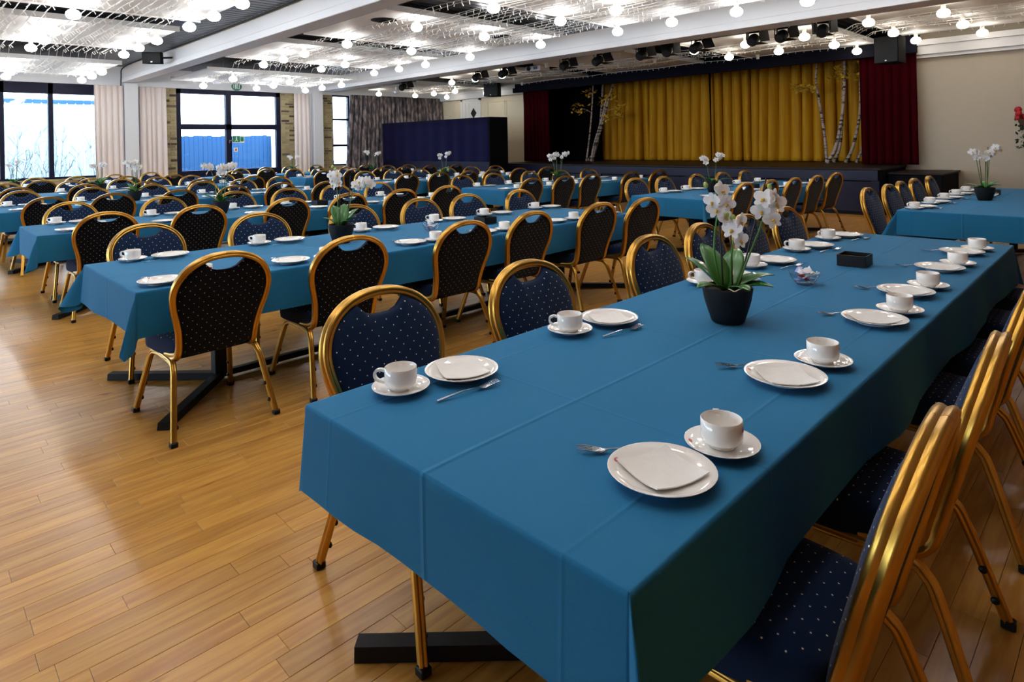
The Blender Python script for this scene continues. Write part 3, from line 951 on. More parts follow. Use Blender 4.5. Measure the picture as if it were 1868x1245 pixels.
# ------------------------------------------------------------------ outside the windows
tag(MB().box(-30, 40, WY + .3, 60, -.3, -.12).build('garden_ground', 'ground_pale'), 'pale garden ground seen through the windows', 'ground', None, 'structure')
fn = thing('garden_fence', 'blue wooden plank fence behind the glass door', 'fence', (0, 0, 0))
fp = MB().box(-.0655, .0655, 0, .03, -.12, 1.78, .004).mesh('plank', 'fence_blue')
for k in range(44):
    put('plank', fp, fn, (5.2 + k * .135, 20.6 + rng.uniform(-.006, .006), rng.uniform(-.02, .02)))
MB().box(5.0, 11.2, 20.63, 20.65, -.12, 1.7).box(5.0, 11.2, 20.63, 20.68, 1.5, 1.6).box(5.0, 11.2, 20.63, 20.68, .3, .4).build('rail', 'fence_blue', fn)
tag(MB().box(9.02, 9.25, 20.4, 20.55, -.12, 2.0, .01).build('garden_post', 'sign_white'), 'white post standing before the blue fence', 'post')
f2 = thing('garden_fence', 'pale plank fence beyond the shrubs at the left window', 'fence', (0, 0, 0))
fp2 = MB().box(-.1, .1, 0, .03, -.12, 3.1, .004).mesh('plank', 'fence_pale')
for k in range(46):
    put('plank', fp2, f2, (-4.5 + k * .22, 24.0, rng.uniform(-.03, .03)))
MB().box(-4.7, 5.7, 23.95, 24.0, 2.9, 3.0).build('rail', 'fence_blue', f2)
def shrub(loc, lab, seed, h):
    r = random.Random(seed)
    t = thing('bare_shrub', lab, 'shrub', loc, group='bare garden shrubs')
    mb = MB()
    for k in range(16):
        a, l = r.uniform(0, 6.28), r.uniform(.5, 1) * h
        p = [(.05 * math.cos(a), .05 * math.sin(a), 0), (.16 * math.cos(a) * l, .16 * math.sin(a) * l, .5 * l), ((.35 * math.cos(a) + r.uniform(-.1, .1)) * l, .35 * math.sin(a) * l, l)]
        P = crv(p, 4)
        mb.tube(P, .012, 4, [1 - .7 * i / (len(P) - 1) for i in range(len(P))])
        for q in range(7):
            b = P[r.randrange(3, len(P))]
            mb.tube([b, (b.x + r.uniform(-.2, .2), b.y + r.uniform(-.2, .2), b.z + r.uniform(.05, .3))], .006, 3)
    mb.build('twigs', 'twig_pale', t)
for k, (x, y_, h) in enumerate(((2.0, 19.2, 2.3), (2.9, 19.8, 2.0), (3.7, 19.0, 1.5), (4.3, 20.4, 2.2))):
    shrub((x, y_, -.12), 'bare pale garden shrub outside the left window, %s from left' % ORD[k], 40 + k, h)
shrub((11.6, 19.0, -.12), 'bare pale garden shrub outside the narrow window', 50, 2.2)

# ------------------------------------------------------------------ banquet chair
HC = 0.87                                        # height of the back
def flute(a, b, g=.0035):
    """rounded-rectangle tube section (depth a, width b) with a groove on each broad face"""
    A, B = a / 2, b / 2
    q = min(A, B) * .45
    return [(A, -B + q), (A, -g * 1.6), (A - g, 0), (A, g * 1.6), (A, B - q), (A - q, B), (g * 2, B), (0, B - g), (-g * 2, B), (-A + q, B), (-A, B - q), (-A, g * 1.6), (-A + g, 0), (-A, -g * 1.6), (-A, -B + q), (-A + q, -B), (-g * 2, -B), (0, -B + g), (g * 2, -B), (A - q, -B)]
def yb(z):
    return .11 - (z - .40) * .277
OUT = [(0, .857), (.06, .852), (.125, .831), (.178, .793), (.212, .742), (.226, .685), (.219, .622), (.202, .56), (.188, .50), (.181, .44), (.180, .40)]
def chair_meshes(detail):
    me = {}
    half = crv([(x, yb(z), z) for x, z in OUT] + [(.181, .135, .372), (.186, .19, .358), (.19, .26, .352)], 3 if detail else 2)
    sec = flute(.043, .030, .004) if detail else [(.018, -.014), (.018, .014), (-.018, .014), (-.018, -.014)]
    mb = MB().sweep(half, sec, (0, 1, 0))
    mb2 = MB().sweep(half, sec, (0, 1, 0))
    mb2.v = [(-x, y_, z) for x, y_, z in mb2.v]
    mb2.f = [tuple(reversed(f)) for f in mb2.f]
    mb.add(mb2.v, mb2.f)
    me['back_frame'] = mb.mesh('back_frame', 'gold', True, .9)
    # padded back with a hand-hole scooped out at the top
    inner = [(x - .012 * (1 if x > .01 else 0), z - (.012 if x < .15 else .004)) for x, z in OUT]
    pts = [p for p in crv([(x, 0, z) for x, z in inner], 3)]
    edge = [(p.x, p.z) for p in pts if p.x > .098]
    scoop = [(.0, .783), (.035, .785), (.062, .795), (.082, .813), (.097, .828)]
    right = scoop + edge + [(.166, .385), (.12, .372), (.06, .366)]
    ring = right + [(0, .364)] + [(-x, z) for x, z in reversed(right[1:])]
    cx, cz = 0, .60
    def pad(t_edge, t_mid, sgn, base):
        vs, fs = [], []
        S = [(1, -.3), (1, .35), (.985, .7), (.93, .9), (.8, .97), (.55, 1.0), (.28, 1.0)]
        n = len(ring)
        for s, t in S:
            for x, z in ring:
                X, Z = cx + (x - cx) * s, cz + (z - cz) * s
                th = t_edge * t if t < 0 else t_edge * t + (t_mid - t_edge) * max(0, 1 - s) ** .6
                vs.append((X, yb(Z) + sgn * (base + th), Z))
        vs.append((cx, yb(cz) + sgn * (base + t_mid), cz))
        for k in range(len(S) - 1):
            for i in range(n):
                j = (i + 1) % n
                q = (k * n + i, k * n + j, k * n + n + j, k * n + n + i)
                fs.append(q if sgn < 0 else tuple(reversed(q)))
        k = len(S) - 1
        for i in range(n):
            j = (i + 1) % n
            q = (k * n + i, k * n + j, len(vs) - 1)
            fs.append(q if sgn < 0 else tuple(reversed(q)))
        return MB().add(vs, fs)
    me['backrest'] = pad(.026, .05, 1, .0).mesh('backrest', 'fabric_back', True, 1.2)
    me['back_panel'] = pad(.012, .016, -1, .0).mesh('back_panel', 'fabric_rear', True, 1.2)
    # seat
    o_ = [(.0, .138), (.13, .136), (.172, .145), (.19, .175), (.205, .30), (.216, .46), (.205, .53), (.16, .565), (.08, .58), (0, .585)]
    rr = [(p.x, p.y) for p in crv([(x, y_, 0) for x, y_ in o_], 2)]
    ring2 = rr + [(-x, y_) for x, y_ in reversed(rr[1:-1])]
    S = [(.93, .352), (.99, .355), (1.0, .375), (1.0, .405), (.985, .425), (.94, .438), (.8, .447), (.5, .452), (.2, .453)]
    vs, fs, n = [], [], len(ring2)
    for s, z in S:
        vs += [(x * s, .34 + (y_ - .34) * s, z) for x, y_ in ring2]
    for k in range(len(S) - 1):
        for i in range(n):
            j = (i + 1) % n
            fs.append((k * n + j, k * n + i, k * n + n + i, k * n + n + j))
    fs.append(tuple(range(n)))
    fs.append(tuple(reversed(range((len(S) - 1) * n, len(S) * n))))
    me['seat'] = MB().add(vs, fs).mesh('seat', 'fabric_seat', True, 1.2)
    # legs: the rear pair start as side rails under the seat
    sec = flute(.027, .027, .003) if detail else [(.013, -.013), (.013, .013), (-.013, .013), (-.013, -.013)]
    def leg(path, nm, n0):
        P = crv(path, 4 if detail else 2)
        for s in (-1, 1):
            mb = MB().sweep(P, sec, n0)
            if s < 0:
                mb.v = [(-x, y_, z) for x, y_, z in mb.v]
                mb.f = [tuple(reversed(f)) for f in mb.f]
            me[nm + 'LR'[s > 0]] = mb.mesh('leg', 'gold', True, .8)
    leg([(.185, .50, .345), (.19, .34, .345), (.197, .16, .345), (.203, .115, .325), (.212, .085, .27), (.243, .0, .02)], 'rear', (0, 0, 1))
    leg([(.18, .30, .338), (.19, .42, .338), (.197, .465, .318), (.206, .49, .265), (.243, .575, .02)], 'front', (0, 0, 1))
    me['foot_cap'] = MB().box(-.016, .016, -.017, .017, 0, .024, .003).mesh('foot_cap', 'black_plastic')
    me['bumper'] = MB().lathe([(0, 0), (.009, 0), (.011, .004), (.008, .009), (0, .009)], 10).xf(Matrix.Rotation(-PI / 2, 4, 'Y')).mesh('bumper', 'black_plastic', True)
    return me
def chair_proto(detail):
    me = chair_meshes(detail)
    t = put('banquet_chair', None)
    t.empty_display_size = .1
    for k in ('seat', 'backrest', 'back_panel', 'back_frame'):
        put(k, me[k], t)
    for nm, yy, y2, z2 in (('rear', .0, .085, .27), ('front', .575, .49, .265)):
        for s in (-1, 1):
            g = put('leg', me[nm + 'LR'[s > 0]], t)
            if detail:
                put('foot_cap', me['foot_cap'], g, (s * .2445, yy + (-.003 if yy < .1 else .003), 0))
                for z in (.075, .155):
                    f = z / .27
                    b = put('bumper', me['bumper'], g, (s * (.2445 - .031 * f - .012), yy + (y2 - yy) * f, z))
                    if s < 0:
                        b.scale = (-1, 1, 1)
    return t
proto = {True: chair_proto(True), False: chair_proto(False)}
used = {True: False, False: False}
def place_chair(x, y_, far, rz, label, group, detail):
    """x, y: plan position of the top of the back"""
    p = proto[detail]
    o = p if not used[detail] else copy_tree(p)
    used[detail] = True
    ang = (PI if far else 0) + rz
    off = Matrix.Rotation(ang, 3, 'Z') @ Vector((0, yb(HC), 0))
    o.location = (x - off.x, y_ - off.y, 0)
    o.rotation_euler = (0, 0, ang)
    tag(o, label, 'chair', group)
    return o

# ------------------------------------------------------------------ tables, cloths and what stands on them
ZT = 0.70
TAB = [
    ('A1', 'front table', .77, 4.78, .58, 1.57, .012, [(1.22, 1.93), (1.92, 1.88), (2.85, 1.88), (3.44, 1.91), (4.02, 1.91), (4.63, 1.90)], [(1.33, .27), (1.95, .27), (2.75, .28), (3.35, .30), (4.0, .30), (4.65, .31)]),
    ('A2', 'second table back', .81, 4.87, 3.38, 4.44, .008, [(1.23, 4.82), (2.02, 4.86), (2.82, 4.83), (3.53, 4.84), (4.12, 4.85), (4.82, 4.80)], [(1.15, 3.19), (1.84, 3.14), (2.68, 3.14), (3.35, 3.19), (4.16, 3.21), (4.71, 3.11)]),
    ('A3', 'third table back', .82, 4.88, 6.25, 7.2, 0, [(1.27, 7.60), (2.08, 7.48), (2.87, 7.57), (3.49, 7.49), (4.19, 7.6), (4.79, 7.52)], [(1.26, 6.12), (1.98, 6.01), (2.82, 6.03), (3.51, 6.04), (4.18, 6.03), (4.84, 6.02)]),
    ('A4', 'fourth table back', .82, 4.9, 9.0, 10.05, 0, [(1.21, 10.5), (1.99, 10.38), (2.75, 10.4), (3.5, 10.53), (4.13, 10.56), (4.8, 10.65)], [(1.24, 8.69), (1.88, 8.68), (2.58, 8.59), (3.33, 8.78), (4.01, 8.8), (4.55, 8.45)]),
    ('A5', 'fifth table back', .85, 4.95, 11.75, 12.7, 0, [(1.36, 13.4), (2.19, 13.03), (2.93, 12.96), (3.55, 13.1), (4.15, 13.1), (4.78, 13.19)], [(1.29, 11.58), (2.13, 11.6), (2.91, 11.34), (3.8, 11.44), (4.69, 11.47)]),
    ('A6', 'sixth table back', .9, 4.6, 14.3, 15.2, 0, [(1.3, 15.6), (2.03, 15.61), (2.69, 15.4), (3.4, 15.56), (4.21, 16.0)], [(1.2, 13.98), (1.9, 13.94), (2.65, 13.92), (3.29, 14.07), (4.13, 14.24)]),
    ('B1', 'first stage-end table', 6.45, 9.7, .66, 1.62, 0, [(6.78, 1.97), (7.36, 1.94), (7.93, 1.97), (8.49, 1.97), (9.05, 1.94)], []),
    ('B2', 'second stage-end table', 6.42, 9.9, 3.42, 4.38, -.045, [(7.14, 4.9), (7.66, 4.79), (8.35, 4.67), (9.0, 4.6), (9.6, 4.51)], [(6.97, 3.30), (7.56, 3.22), (8.10, 3.15), (8.69, 3.09), (9.5, 3.12)]),
    ('B3', 'third stage-end table', 6.2, 9.7, 6.28, 7.3, -.07, [(6.63, 7.91), (7.27, 7.83), (8.09, 7.78), (8.72, 7.6), (9.3, 7.38)], [(6.5, 6.18), (7.16, 6.13), (7.73, 6.07), (8.67, 5.98), (9.38, 5.91)]),
    ('B4', 'fourth stage-end table', 6.2, 10.1, 9.25, 10.35, -.09, [(6.78, 11.1), (7.42, 11.05), (7.96, 10.85), (8.64, 10.78), (9.3, 10.75), (9.85, 10.54)], [(6.49, 9.25), (7.16, 9.2), (7.8, 9.06), (8.38, 9.02), (9.05, 8.94), (9.75, 8.83)]),
    ('B5', 'fifth stage-end table', 6.35, 10.3, 12.62, 13.5, -.04, [(6.75, 14.15), (7.33, 14.02), (7.95, 13.85), (9.06, 13.72), (9.75, 13.8)], [(6.65, 12.6), (7.34, 12.5), (8.04, 12.5), (8.65, 12.42), (9.39, 12.42), (10.2, 12.4)]),
    ('B6', 'sixth stage-end table', 5.15, 9.1, 15.1, 16.0, .02, [(6.3, 16.2), (7.0, 16.32), (7.65, 16.3), (8.5, 16.45)], [(5.59, 14.74), (6.41, 14.85), (9.0, 14.66)]),
]
def cloth_mesh(L, W, o, seed):
    """square cloth: flat top, four hanging sides, four corner folds"""
    r = random.Random(seed)
    hx, hy = L / 2, W / 2
    D = [0, .004, .012, .03, .06, .09, .12, .15, .18, .20, o]
    nx, ny, na = 36, 12, 22
    kx, ky = r.uniform(5, 7), r.uniform(4, 6)
    p1, p2, p3, p4 = (r.uniform(0, 6.28) for _ in range(4))
    fold = {(sx, sy): (r.uniform(.36, .52) if sx < 0 else r.uniform(.1, .18), r.uniform(.62, .95), r.uniform(.15, .2)) for sx in (-1, 1) for sy in (-1, 1)}
    if seed == 100:
        fold[(-1, 1)] = (.03, .78, .3)
    rnd = .008
    V, idx = [], {}
    def vert(p):
        k = tuple(round(c, 5) for c in p)
        if k not in idx:
            idx[k] = len(V)
            V.append(k)
        return idx[k]
    def outx(b, d):
        k = d / o
        return max(.002, .05 * d + .014 * k * math.sin(ky * b + p1) + .006 * k * math.sin(ky * 2.7 * b + p2)) + min(rnd, d) * .8
    def outy(a, d):
        k = d / o
        return max(.002, .05 * d + .016 * k * math.sin(kx * a + p3) + .006 * k * math.sin(kx * 2.3 * a + p4)) + min(rnd, d) * .8
    fall = lambda d: -max(0, d - rnd * .5)
    fs = []
    def quads(G, flip):
        for i in range(len(G) - 1):
            for j in range(len(G[0]) - 1):
                q = (G[i][j], G[i + 1][j], G[i + 1][j + 1], G[i][j + 1])
                q = [v for n_, v in enumerate(q) if v not in q[:n_]]
                if len(q) > 2:
                    fs.append(tuple(reversed(q)) if flip else tuple(q))
    X = [-hx + L * k / nx for k in range(nx + 1)]
    Y = [-hy + W * k / ny for k in range(ny + 1)]
    zt_ = lambda a, b: 0 if abs(a) > hx - 1e-6 or abs(b) > hy - 1e-6 else .002 * math.sin(a * 3 + p1) * math.sin(b * 5 + p2)
    quads([[vert((a, b, zt_(a, b))) for b in Y] for a in X], False)
    for s_ in (-1, 1):
        quads([[vert((s_ * (hx + (outx(b, d) if d else 0)), b, fall(d))) for b in Y] for d in D], s_ < 0)
        quads([[vert((a, s_ * (hy + (outy(a, d) if d else 0)), fall(d))) for d in D] for a in X], s_ < 0)
    for sx in (-1, 1):
        for sy in (-1, 1):
            am, pc, wd = fold[(sx, sy)]
            G = []
            for i in range(na + 1):
                ph = PI / 2 * i / na
                e = 1 / max(math.cos(ph), math.sin(ph))
                e = 1 + (e - 1) * (.12 if am < .05 else .3 if sx > 0 else 1.0)
                row = []
                for d in D:
                    if d == 0:
                        row.append(vert((sx * hx, sy * hy, 0)))
                        continue
                    rr = d * e
                    f = math.sin(ph) ** 2
                    base = outx(sy * hy, d) * (1 - f) + outy(sx * hx, d) * f
                    g = max(0, math.exp(-((ph - pc) / wd) ** 2) - math.exp(-(min(pc, PI / 2 - pc) / wd) ** 2))
                    g *= min(1, d / .05)
                    h_ = rr * am * g
                    row.append(vert((sx * (hx + (base + h_) * math.cos(ph)), sy * (hy + (base + h_) * math.sin(ph)), -max(0, math.sqrt(max(0, rr * rr - h_ * h_)) - rnd * .5))))
                G.append(row)
            quads(G, sx * sy > 0)
    me = MB().add(V, fs).mesh('tablecloth', 'tablecloth_blue', True, None)
    return me
def feet_of(x, y_, ang):
    off = Matrix.Rotation(ang, 3, 'Z') @ Vector((0, yb(HC), 0))
    return [Vector((x - off.x, y_ - off.y, 0)) + Matrix.Rotation(ang, 3, 'Z') @ Vector((s * .2445, f, 0)) for s in (-1, 1) for f in (0, .577)]
def seg_dist(p, a, b):
    t = max(0, min(1, (p - a).dot(b - a) / (b - a).length_squared))
    return (p - a - (b - a) * t).length
def table(key, desc, L, W, cx, cy, rot, feet):
    t = thing('banquet_table', 'black pedestal table under the blue cloth, ' + desc, 'table', (cx, cy, 0), rot, 'banquet tables')
    MB().box(-L / 2 + .01, L / 2 - .01, -W / 2 + .01, W / 2 - .01, .655, ZT - .006, .004).build('tabletop', 'black_plastic', t)
    inv = Matrix.Rotation(-rot, 3, 'Z')
    loc = [inv @ (p - Vector((cx, cy, 0))) for p in feet]
    nodes = []
    for s in (-1, 1):                                # splayed feet set so that no chair leg stands on them
        best = None
        for no in (.56, .40, .44, .36, .5, .56, .32, .64, .72):
            nx = s * (L / 2 - no)
            tips, c = [], 1
            for q in (-1, 1):
                pick = None
                for dx, dy in ((.45, W / 2 - .03), (.33, W / 2 - .04), (.37, W / 2 - .1), (.36, W / 2 - .16), (.30, W / 2 - .2), (.22, W / 2 - .25), (.12, W / 2 - .2)):
                    t_ = Vector((nx + s * dx, q * dy, 0))
                    d_ = min([seg_dist(p, Vector((nx, 0, 0)), t_) for p in loc] + [1])
                    if pick is None or min(d_, .062) > min(pick[0], .062) + 1e-6:
                        pick = (d_, t_)
                tips.append(pick[1])
                c = min(c, pick[0])
            if best is None or min(c, .062) > min(best[0], .062) + 1e-6:
                best = (c, nx, tips)
        _, nx, tips = best
        nodes.append(nx)
        MB().box(nx - .035, nx + .035, -.035, .035, .04, .655, .004).build('post', 'black_metal', t)
        MB().box(nx - .2, nx + .2, -.25, .25, .63, .655).build('mounting_plate', 'black_metal', t)
        for tip in tips:
            p0, p1 = Vector((nx, 0, .028)), Vector((tip.x, tip.y, .02))
            MB().sweep([p0, p0.lerp(p1, .5), p1], [(.02, -.024), (.02, .024), (-.018, .03), (-.018, -.03)], (0, 0, 1)).build('foot', 'black_metal', t)
    MB().box(nodes[0], nodes[1], -.022, .022, .015, .05, .004).build('floor_bar', 'black_metal', t)
    return t

# crockery
def oval(n, a, b, z, y0=0):
    return [(a * math.cos(2 * PI * i / n), y0 + b * math.sin(2 * PI * i / n), z) for i in range(n)]
def mark(cx, cy, z, a, b):
    v = [(cx + a * math.cos(2 * PI * i / 12), cy + b * math.sin(2 * PI * i / 12), z) for i in range(12)]
    return MB().add(v, [tuple(range(12))])
def hi_lo(n):
    cup_o = [(0, .002), (.027, .0), (.0285, .003), (.029, .006), (.036, .009), (.0415, .0145), (.0437, .022), (.044, .03), (.044, .0585), (.0425, .0595), (.041, .058), (.041, .03), (.0395, .02), (.034, .0125), (.024, .010), (0, .0095)]
    return {'cup': MB().lathe(cup_o, n).mesh('bowl', 'porcelain', True, 1.0),
            'saucer': MB().lathe([(0, .003), (.03, .003), (.031, 0), (.036, 0), (.037, .004), (.06, .0085), (.0775, .0165), (.0785, .0185), (.077, .019), (.06, .0115), (.038, .0075), (.03, .0068), (0, .0068)], n + 4).mesh('saucer', 'porcelain', True, 1.0),
            'plate': MB().lathe([(0, .004), (.055, .004), (.056, .0), (.062, 0), (.064, .005), (.085, .0105), (.105, .0185), (.1065, .0205), (.105, .0212), (.085, .0135), (.066, .0085), (.055, .0072), (0, .0072)], n + 8).mesh('plate', 'porcelain', True, 1.0)}
dish = {True: hi_lo(32), False: hi_lo(14)}
handle_me = MB().sweep(crv([(-.040, 0, .048), (-.056, 0, .0515), (-.069, 0, .046), (-.0705, 0, .033), (-.062, 0, .023), (-.042, 0, .0175)], 4), [(.0055, -.0035), (.0055, .0035), (-.0055, .0035), (-.0055, -.0035)], (0, 1, 0)).mesh('handle', 'porcelain', True, 1.2)
def curved_mark():
    vs, fs = [], []
    n = 14
    for i in range(n):
        a = 2 * PI * i / n
        th = .010 * math.cos(a) / .044
        vs.append((.0447 * math.cos(th), .0447 * math.sin(th), .043 + .0055 * math.sin(a)))
    vs.append((.0448, 0, .043))
    for i in range(n):
        fs.append((i, (i + 1) % n, n))
    return MB().add(vs, fs).mesh('logo', 'logo_red')
cup_logo = curved_mark()
saucer_logo = mark(0, 0, 0, .0075, .005).mesh('logo', 'logo_red')
def napkin_mesh():
    vs, fs = [], []
    n = 7
    for e in (0, 1):
        for i in range(n):
            for j in range(n):
                x, y_ = -.064 + .128 * i / (n - 1), -.064 + .128 * j / (n - 1)
                d = max(0, math.hypot(x, y_) - .058)
                vs.append((x, y_, .0097 + d * .31 + (.0025 if e else 0) + .0008 * math.sin(x * 60) * math.sin(y_ * 45)))
    q = n * n
    for i in range(n - 1):
        for j in range(n - 1):
            a = i * n + j
            fs += [(a, a + 1, a + n + 1, a + n), (q + a, q + a + n, q + a + n + 1, q + a + 1)]
    for i in range(n - 1):
        for a, b in ((i, i + 1), (i * n + n - 1 + 0, (i + 1) * n + n - 1), ((n - 1) * n + i + 1, (n - 1) * n + i), ((i + 1) * n, i * n)):
            fs.append((b, a, a + q, b + q))
    return MB().add(vs, fs).mesh('napkin', 'napkin_paper', True, .5)
napkin_me = napkin_mesh()
def fork_meshes():
    h = MB().sweep([(-.10, 0, .003), (-.095, 0, .003), (-.06, 0, .006), (-.02, 0, .009), (.02, 0, .007), (.035, 0, .005)], [(.0014, -.0035), (.0014, .0035), (-.0014, .0035), (-.0014, -.0035)], (0, 0, 1), [.9, 1.15, 1.0, .75, .6, .9])
    hd = MB().add([(.03, -.004, .004), (.045, -.0115, .003), (.062, -.012, .006), (.062, .012, .006), (.045, .0115, .003), (.03, .004, .004), (.03, -.004, .0055), (.045, -.0115, .0045), (.062, -.012, .0075), (.062, .012, .0075), (.045, .0115, .0045), (.03, .004, .0055)],
                  [(5, 4, 3, 2, 1, 0), (6, 7, 8, 9, 10, 11), (0, 1, 7, 6), (1, 2, 8, 7), (2, 3, 9, 8), (3, 4, 10, 9), (4, 5, 11, 10), (5, 0, 6, 11)])
    for k in (-.0102, -.0034, .0034, .0102):
        hd.sweep([(.058, k, .006), (.078, k, .0095), (.096, k, .0105)], [(.0009, -.0016), (.0009, .0016), (-.0009, .0016), (-.0009, -.0016)], (0, 0, 1), [1, 1, .5])
    return h.mesh('handle', 'steel', True, .8), hd.mesh('tines', 'steel')
fork_me = fork_meshes()
def setting(T, rot, desc, side, i, n, level, key):
    """cup on saucer, plate with napkin and fork before one chair; T maps table-edge coordinates to the world"""
    far = side == 'far'
    who = '%s chair from left, %s side, %s' % (ORD[i], side, desc)
    hi = level == 2
    jit = lambda a: rng.uniform(-a, a)
    sdx, pdx = (-.205, -.0) if far else (-.0, -.2)
    sx, sy = T(sdx + jit(.01), .098 + jit(.006))
    pxx, py = T(pdx + jit(.01), .132 + jit(.008))
    if (key, side) in SPOT:
        (sx, sy), (pxx, py) = SPOT[(key, side)][0][i], SPOT[(key, side)][1][i]
    z = ZT + .002
    s = put('saucer', dish[hi]['saucer'], None, (sx, sy, z), rng.uniform(0, 6))
    tag(s, 'white saucer for the ' + who, 'saucer', 'white saucers')
    c = thing('coffee_cup', 'white coffee cup for the ' + who, 'cup', (sx, sy, z + .0075), 0, 'white coffee cups')
    put('bowl', dish[hi]['cup'], c)
    put('handle', handle_me, c)
    c.rotation_euler = (0, 0, (-.55 + jit(.3)) if far else (-2.5 + jit(.2)))
    p = put('plate', dish[hi]['plate'], None, (pxx, py, z), rng.uniform(0, 6))
    tag(p, 'white plate for the ' + who, 'plate', 'white plates')
    if level >= 1:
        if not far:
            lg = put('logo', cup_logo, c)
            lg.rotation_euler = (0, 0, 1.3 + rng.uniform(-.12, .12))
        for par, r0, zz, da in ((s, .066, .0148, 2.2), (p, .092, .0172, 1.9)):
            if not far:
                m_ = put('logo', saucer_logo, par)
                a = da - par.rotation_euler[2]
                m_.location = (r0 * math.cos(a), r0 * math.sin(a), zz)
                m_.rotation_euler = (0, -.32, 0)
                m_.rotation_euler = (0, 0, 0)
                m_.matrix_local = Matrix.Translation((r0 * math.cos(a), r0 * math.sin(a), zz)) @ Matrix.Rotation(a, 4, 'Z') @ Matrix.Rotation(-.36, 4, 'Y') @ Matrix.Rotation(PI / 2, 4, 'Z')
        nk = put('paper_napkin', napkin_me, None, (pxx + jit(.006), py + jit(.006), z), rot + (-.62 if far else -.55) + jit(.25))
        tag(nk, 'folded paper napkin for the ' + who, 'napkin', 'paper napkins')
        fk = thing('fork', 'steel fork beside the plate for the ' + who, 'fork', (0, 0, z), 0, 'steel forks')
        if far:
            fx, fy = pxx - .07, py - .115
            fk.rotation_euler = (0, 0, -.2 + jit(.08))
        else:
            fx, fy = pxx + .03, py + .118
            fk.rotation_euler = (0, 0, 2.35 + jit(.1))
        fk.location = (fx, fy, z)
        put('handle', fork_me[0], fk)
        put('tines', fork_me[1], fk)

SPOT = {('A1', 'far'): ([(0.98, 1.44), (1.69, 1.44), (2.67, 1.46), (3.18, 1.47), (3.8, 1.48), (4.34, 1.49)], [(1.17, 1.41), (1.89, 1.42), (2.88, 1.44), (3.38, 1.43), (4.0, 1.45), (4.54, 1.45)]),
        ('A1', 'near'): ([(1.27, .66), (1.95, .69), (2.71, .68), (3.23, .70), (3.88, .71), (4.45, .72)], [(1.08, .69), (1.75, .72), (2.51, .71), (3.04, .74), (3.69, .75), (4.26, .76)])}
LEVEL = {'A1': 2, 'A2': 1, 'B1': 1, 'B2': 1}
NODISH = set()
CL = {'far': 'facing the camera', 'near': 'seen from behind'}
for ti, (key, desc, x0, x1, y0, y1, rot, far, near) in enumerate(TAB):
    L, W = x1 - x0, y1 - y0
    cx, cy = (x0 + x1) / 2, (y0 + y1) / 2
    seats = []
    for side, lst in (('far', far), ('near', near)):
        for i, (x, y_) in enumerate(lst):
            rz = rot + rng.uniform(-.05, .05)
            edge = cy + (x - cx) * math.tan(rot) + (W / 2 if side == 'far' else -W / 2)
            seats.append((side, i, x, max(y_, edge + .21) if side == 'far' else min(y_, edge - .21), rz))
    table(key, desc, L, W, cx, cy, rot, [p for sd, i, x, y_, rz in seats for p in feet_of(x, y_, rz + (PI if sd == 'far' else 0))])
    tag(put('tablecloth', cloth_mesh(L, W, .22, 100 + ti), None, (cx, cy, ZT), rot), 'blue tablecloth draped over the ' + desc, 'tablecloth', 'blue tablecloths')
    cr_, sr_ = math.cos(rot), math.sin(rot)
    if True:
        for side, i, x, y_, rz in seats:
            det = key in ('A1', 'A2') or (key in ('B1', 'B2', 'A3'))
            place_chair(x, y_, side == 'far', rz, 'gold-framed navy chair %s, %s from left, %s side, %s' % (CL[side], ORD[i], side, desc), 'banquet chairs, %s side of the %s' % (side, desc), det)
            if (key, side, i) in NODISH:
                continue
            def T(dx, e, x=x, side=side):
                u = (x - cx) + dx
                v = (W / 2 - e) if side == 'far' else (-W / 2 + e)
                return cx + u * cr_ - v * sr_, cy + u * sr_ + v * cr_
            setting(T, rot, desc, side, i, 0, LEVEL.get(key, 0), key)

# ------------------------------------------------------------------ orchids, sugar bowls, trays
def leaf_mb(L, w, az, el, droop, seed):
    """a strap leaf with a folded midrib, its own thickness"""
    n = 8
    vs, fs = [], []
    p = Vector((0, 0, 0))
    a = el
    ca, sa = math.cos(az), math.sin(az)
    for i in range(n + 1):
        t = i / n
        wd = w * max(.06, math.sin(PI * min(1, t * .9 + .1)) ** .6) * (1 - .15 * t)
        side = Vector((-sa, ca, 0))
        up = Vector((-math.sin(a) * ca, -math.sin(a) * sa, math.cos(a)))
        for s in (-1, -.5, 0, .5, 1):
            q = p + side * (wd / 2 * s) + up * (abs(s) * wd * .16)
            vs += [q + up * .0012, q - up * .0012]
        p = p + Vector((math.cos(a) * ca, math.cos(a) * sa, math.sin(a))) * (L / n)
        a -= droop / n
    for i in range(n):
        for k in range(4):
            b = i * 10 + 2 * k
            fs += [(b, b + 10, b + 12, b + 2), (b + 1, b + 3, b + 13, b + 11)]
        b = i * 10
        fs += [(b, b + 1, b + 11, b + 10), (b + 8, b + 18, b + 19, b + 9)]
    fs += [(0, 2, 3, 1), (2, 4, 5, 3), (4, 6, 7, 5), (6, 8, 9, 7)]
    b = n * 10
    fs += [(b + 1, b + 3, b + 2, b), (b + 3, b + 5, b + 4, b + 2), (b + 5, b + 7, b + 6, b + 4), (b + 7, b + 9, b + 8, b + 6)]
    return MB().add(vs, fs)
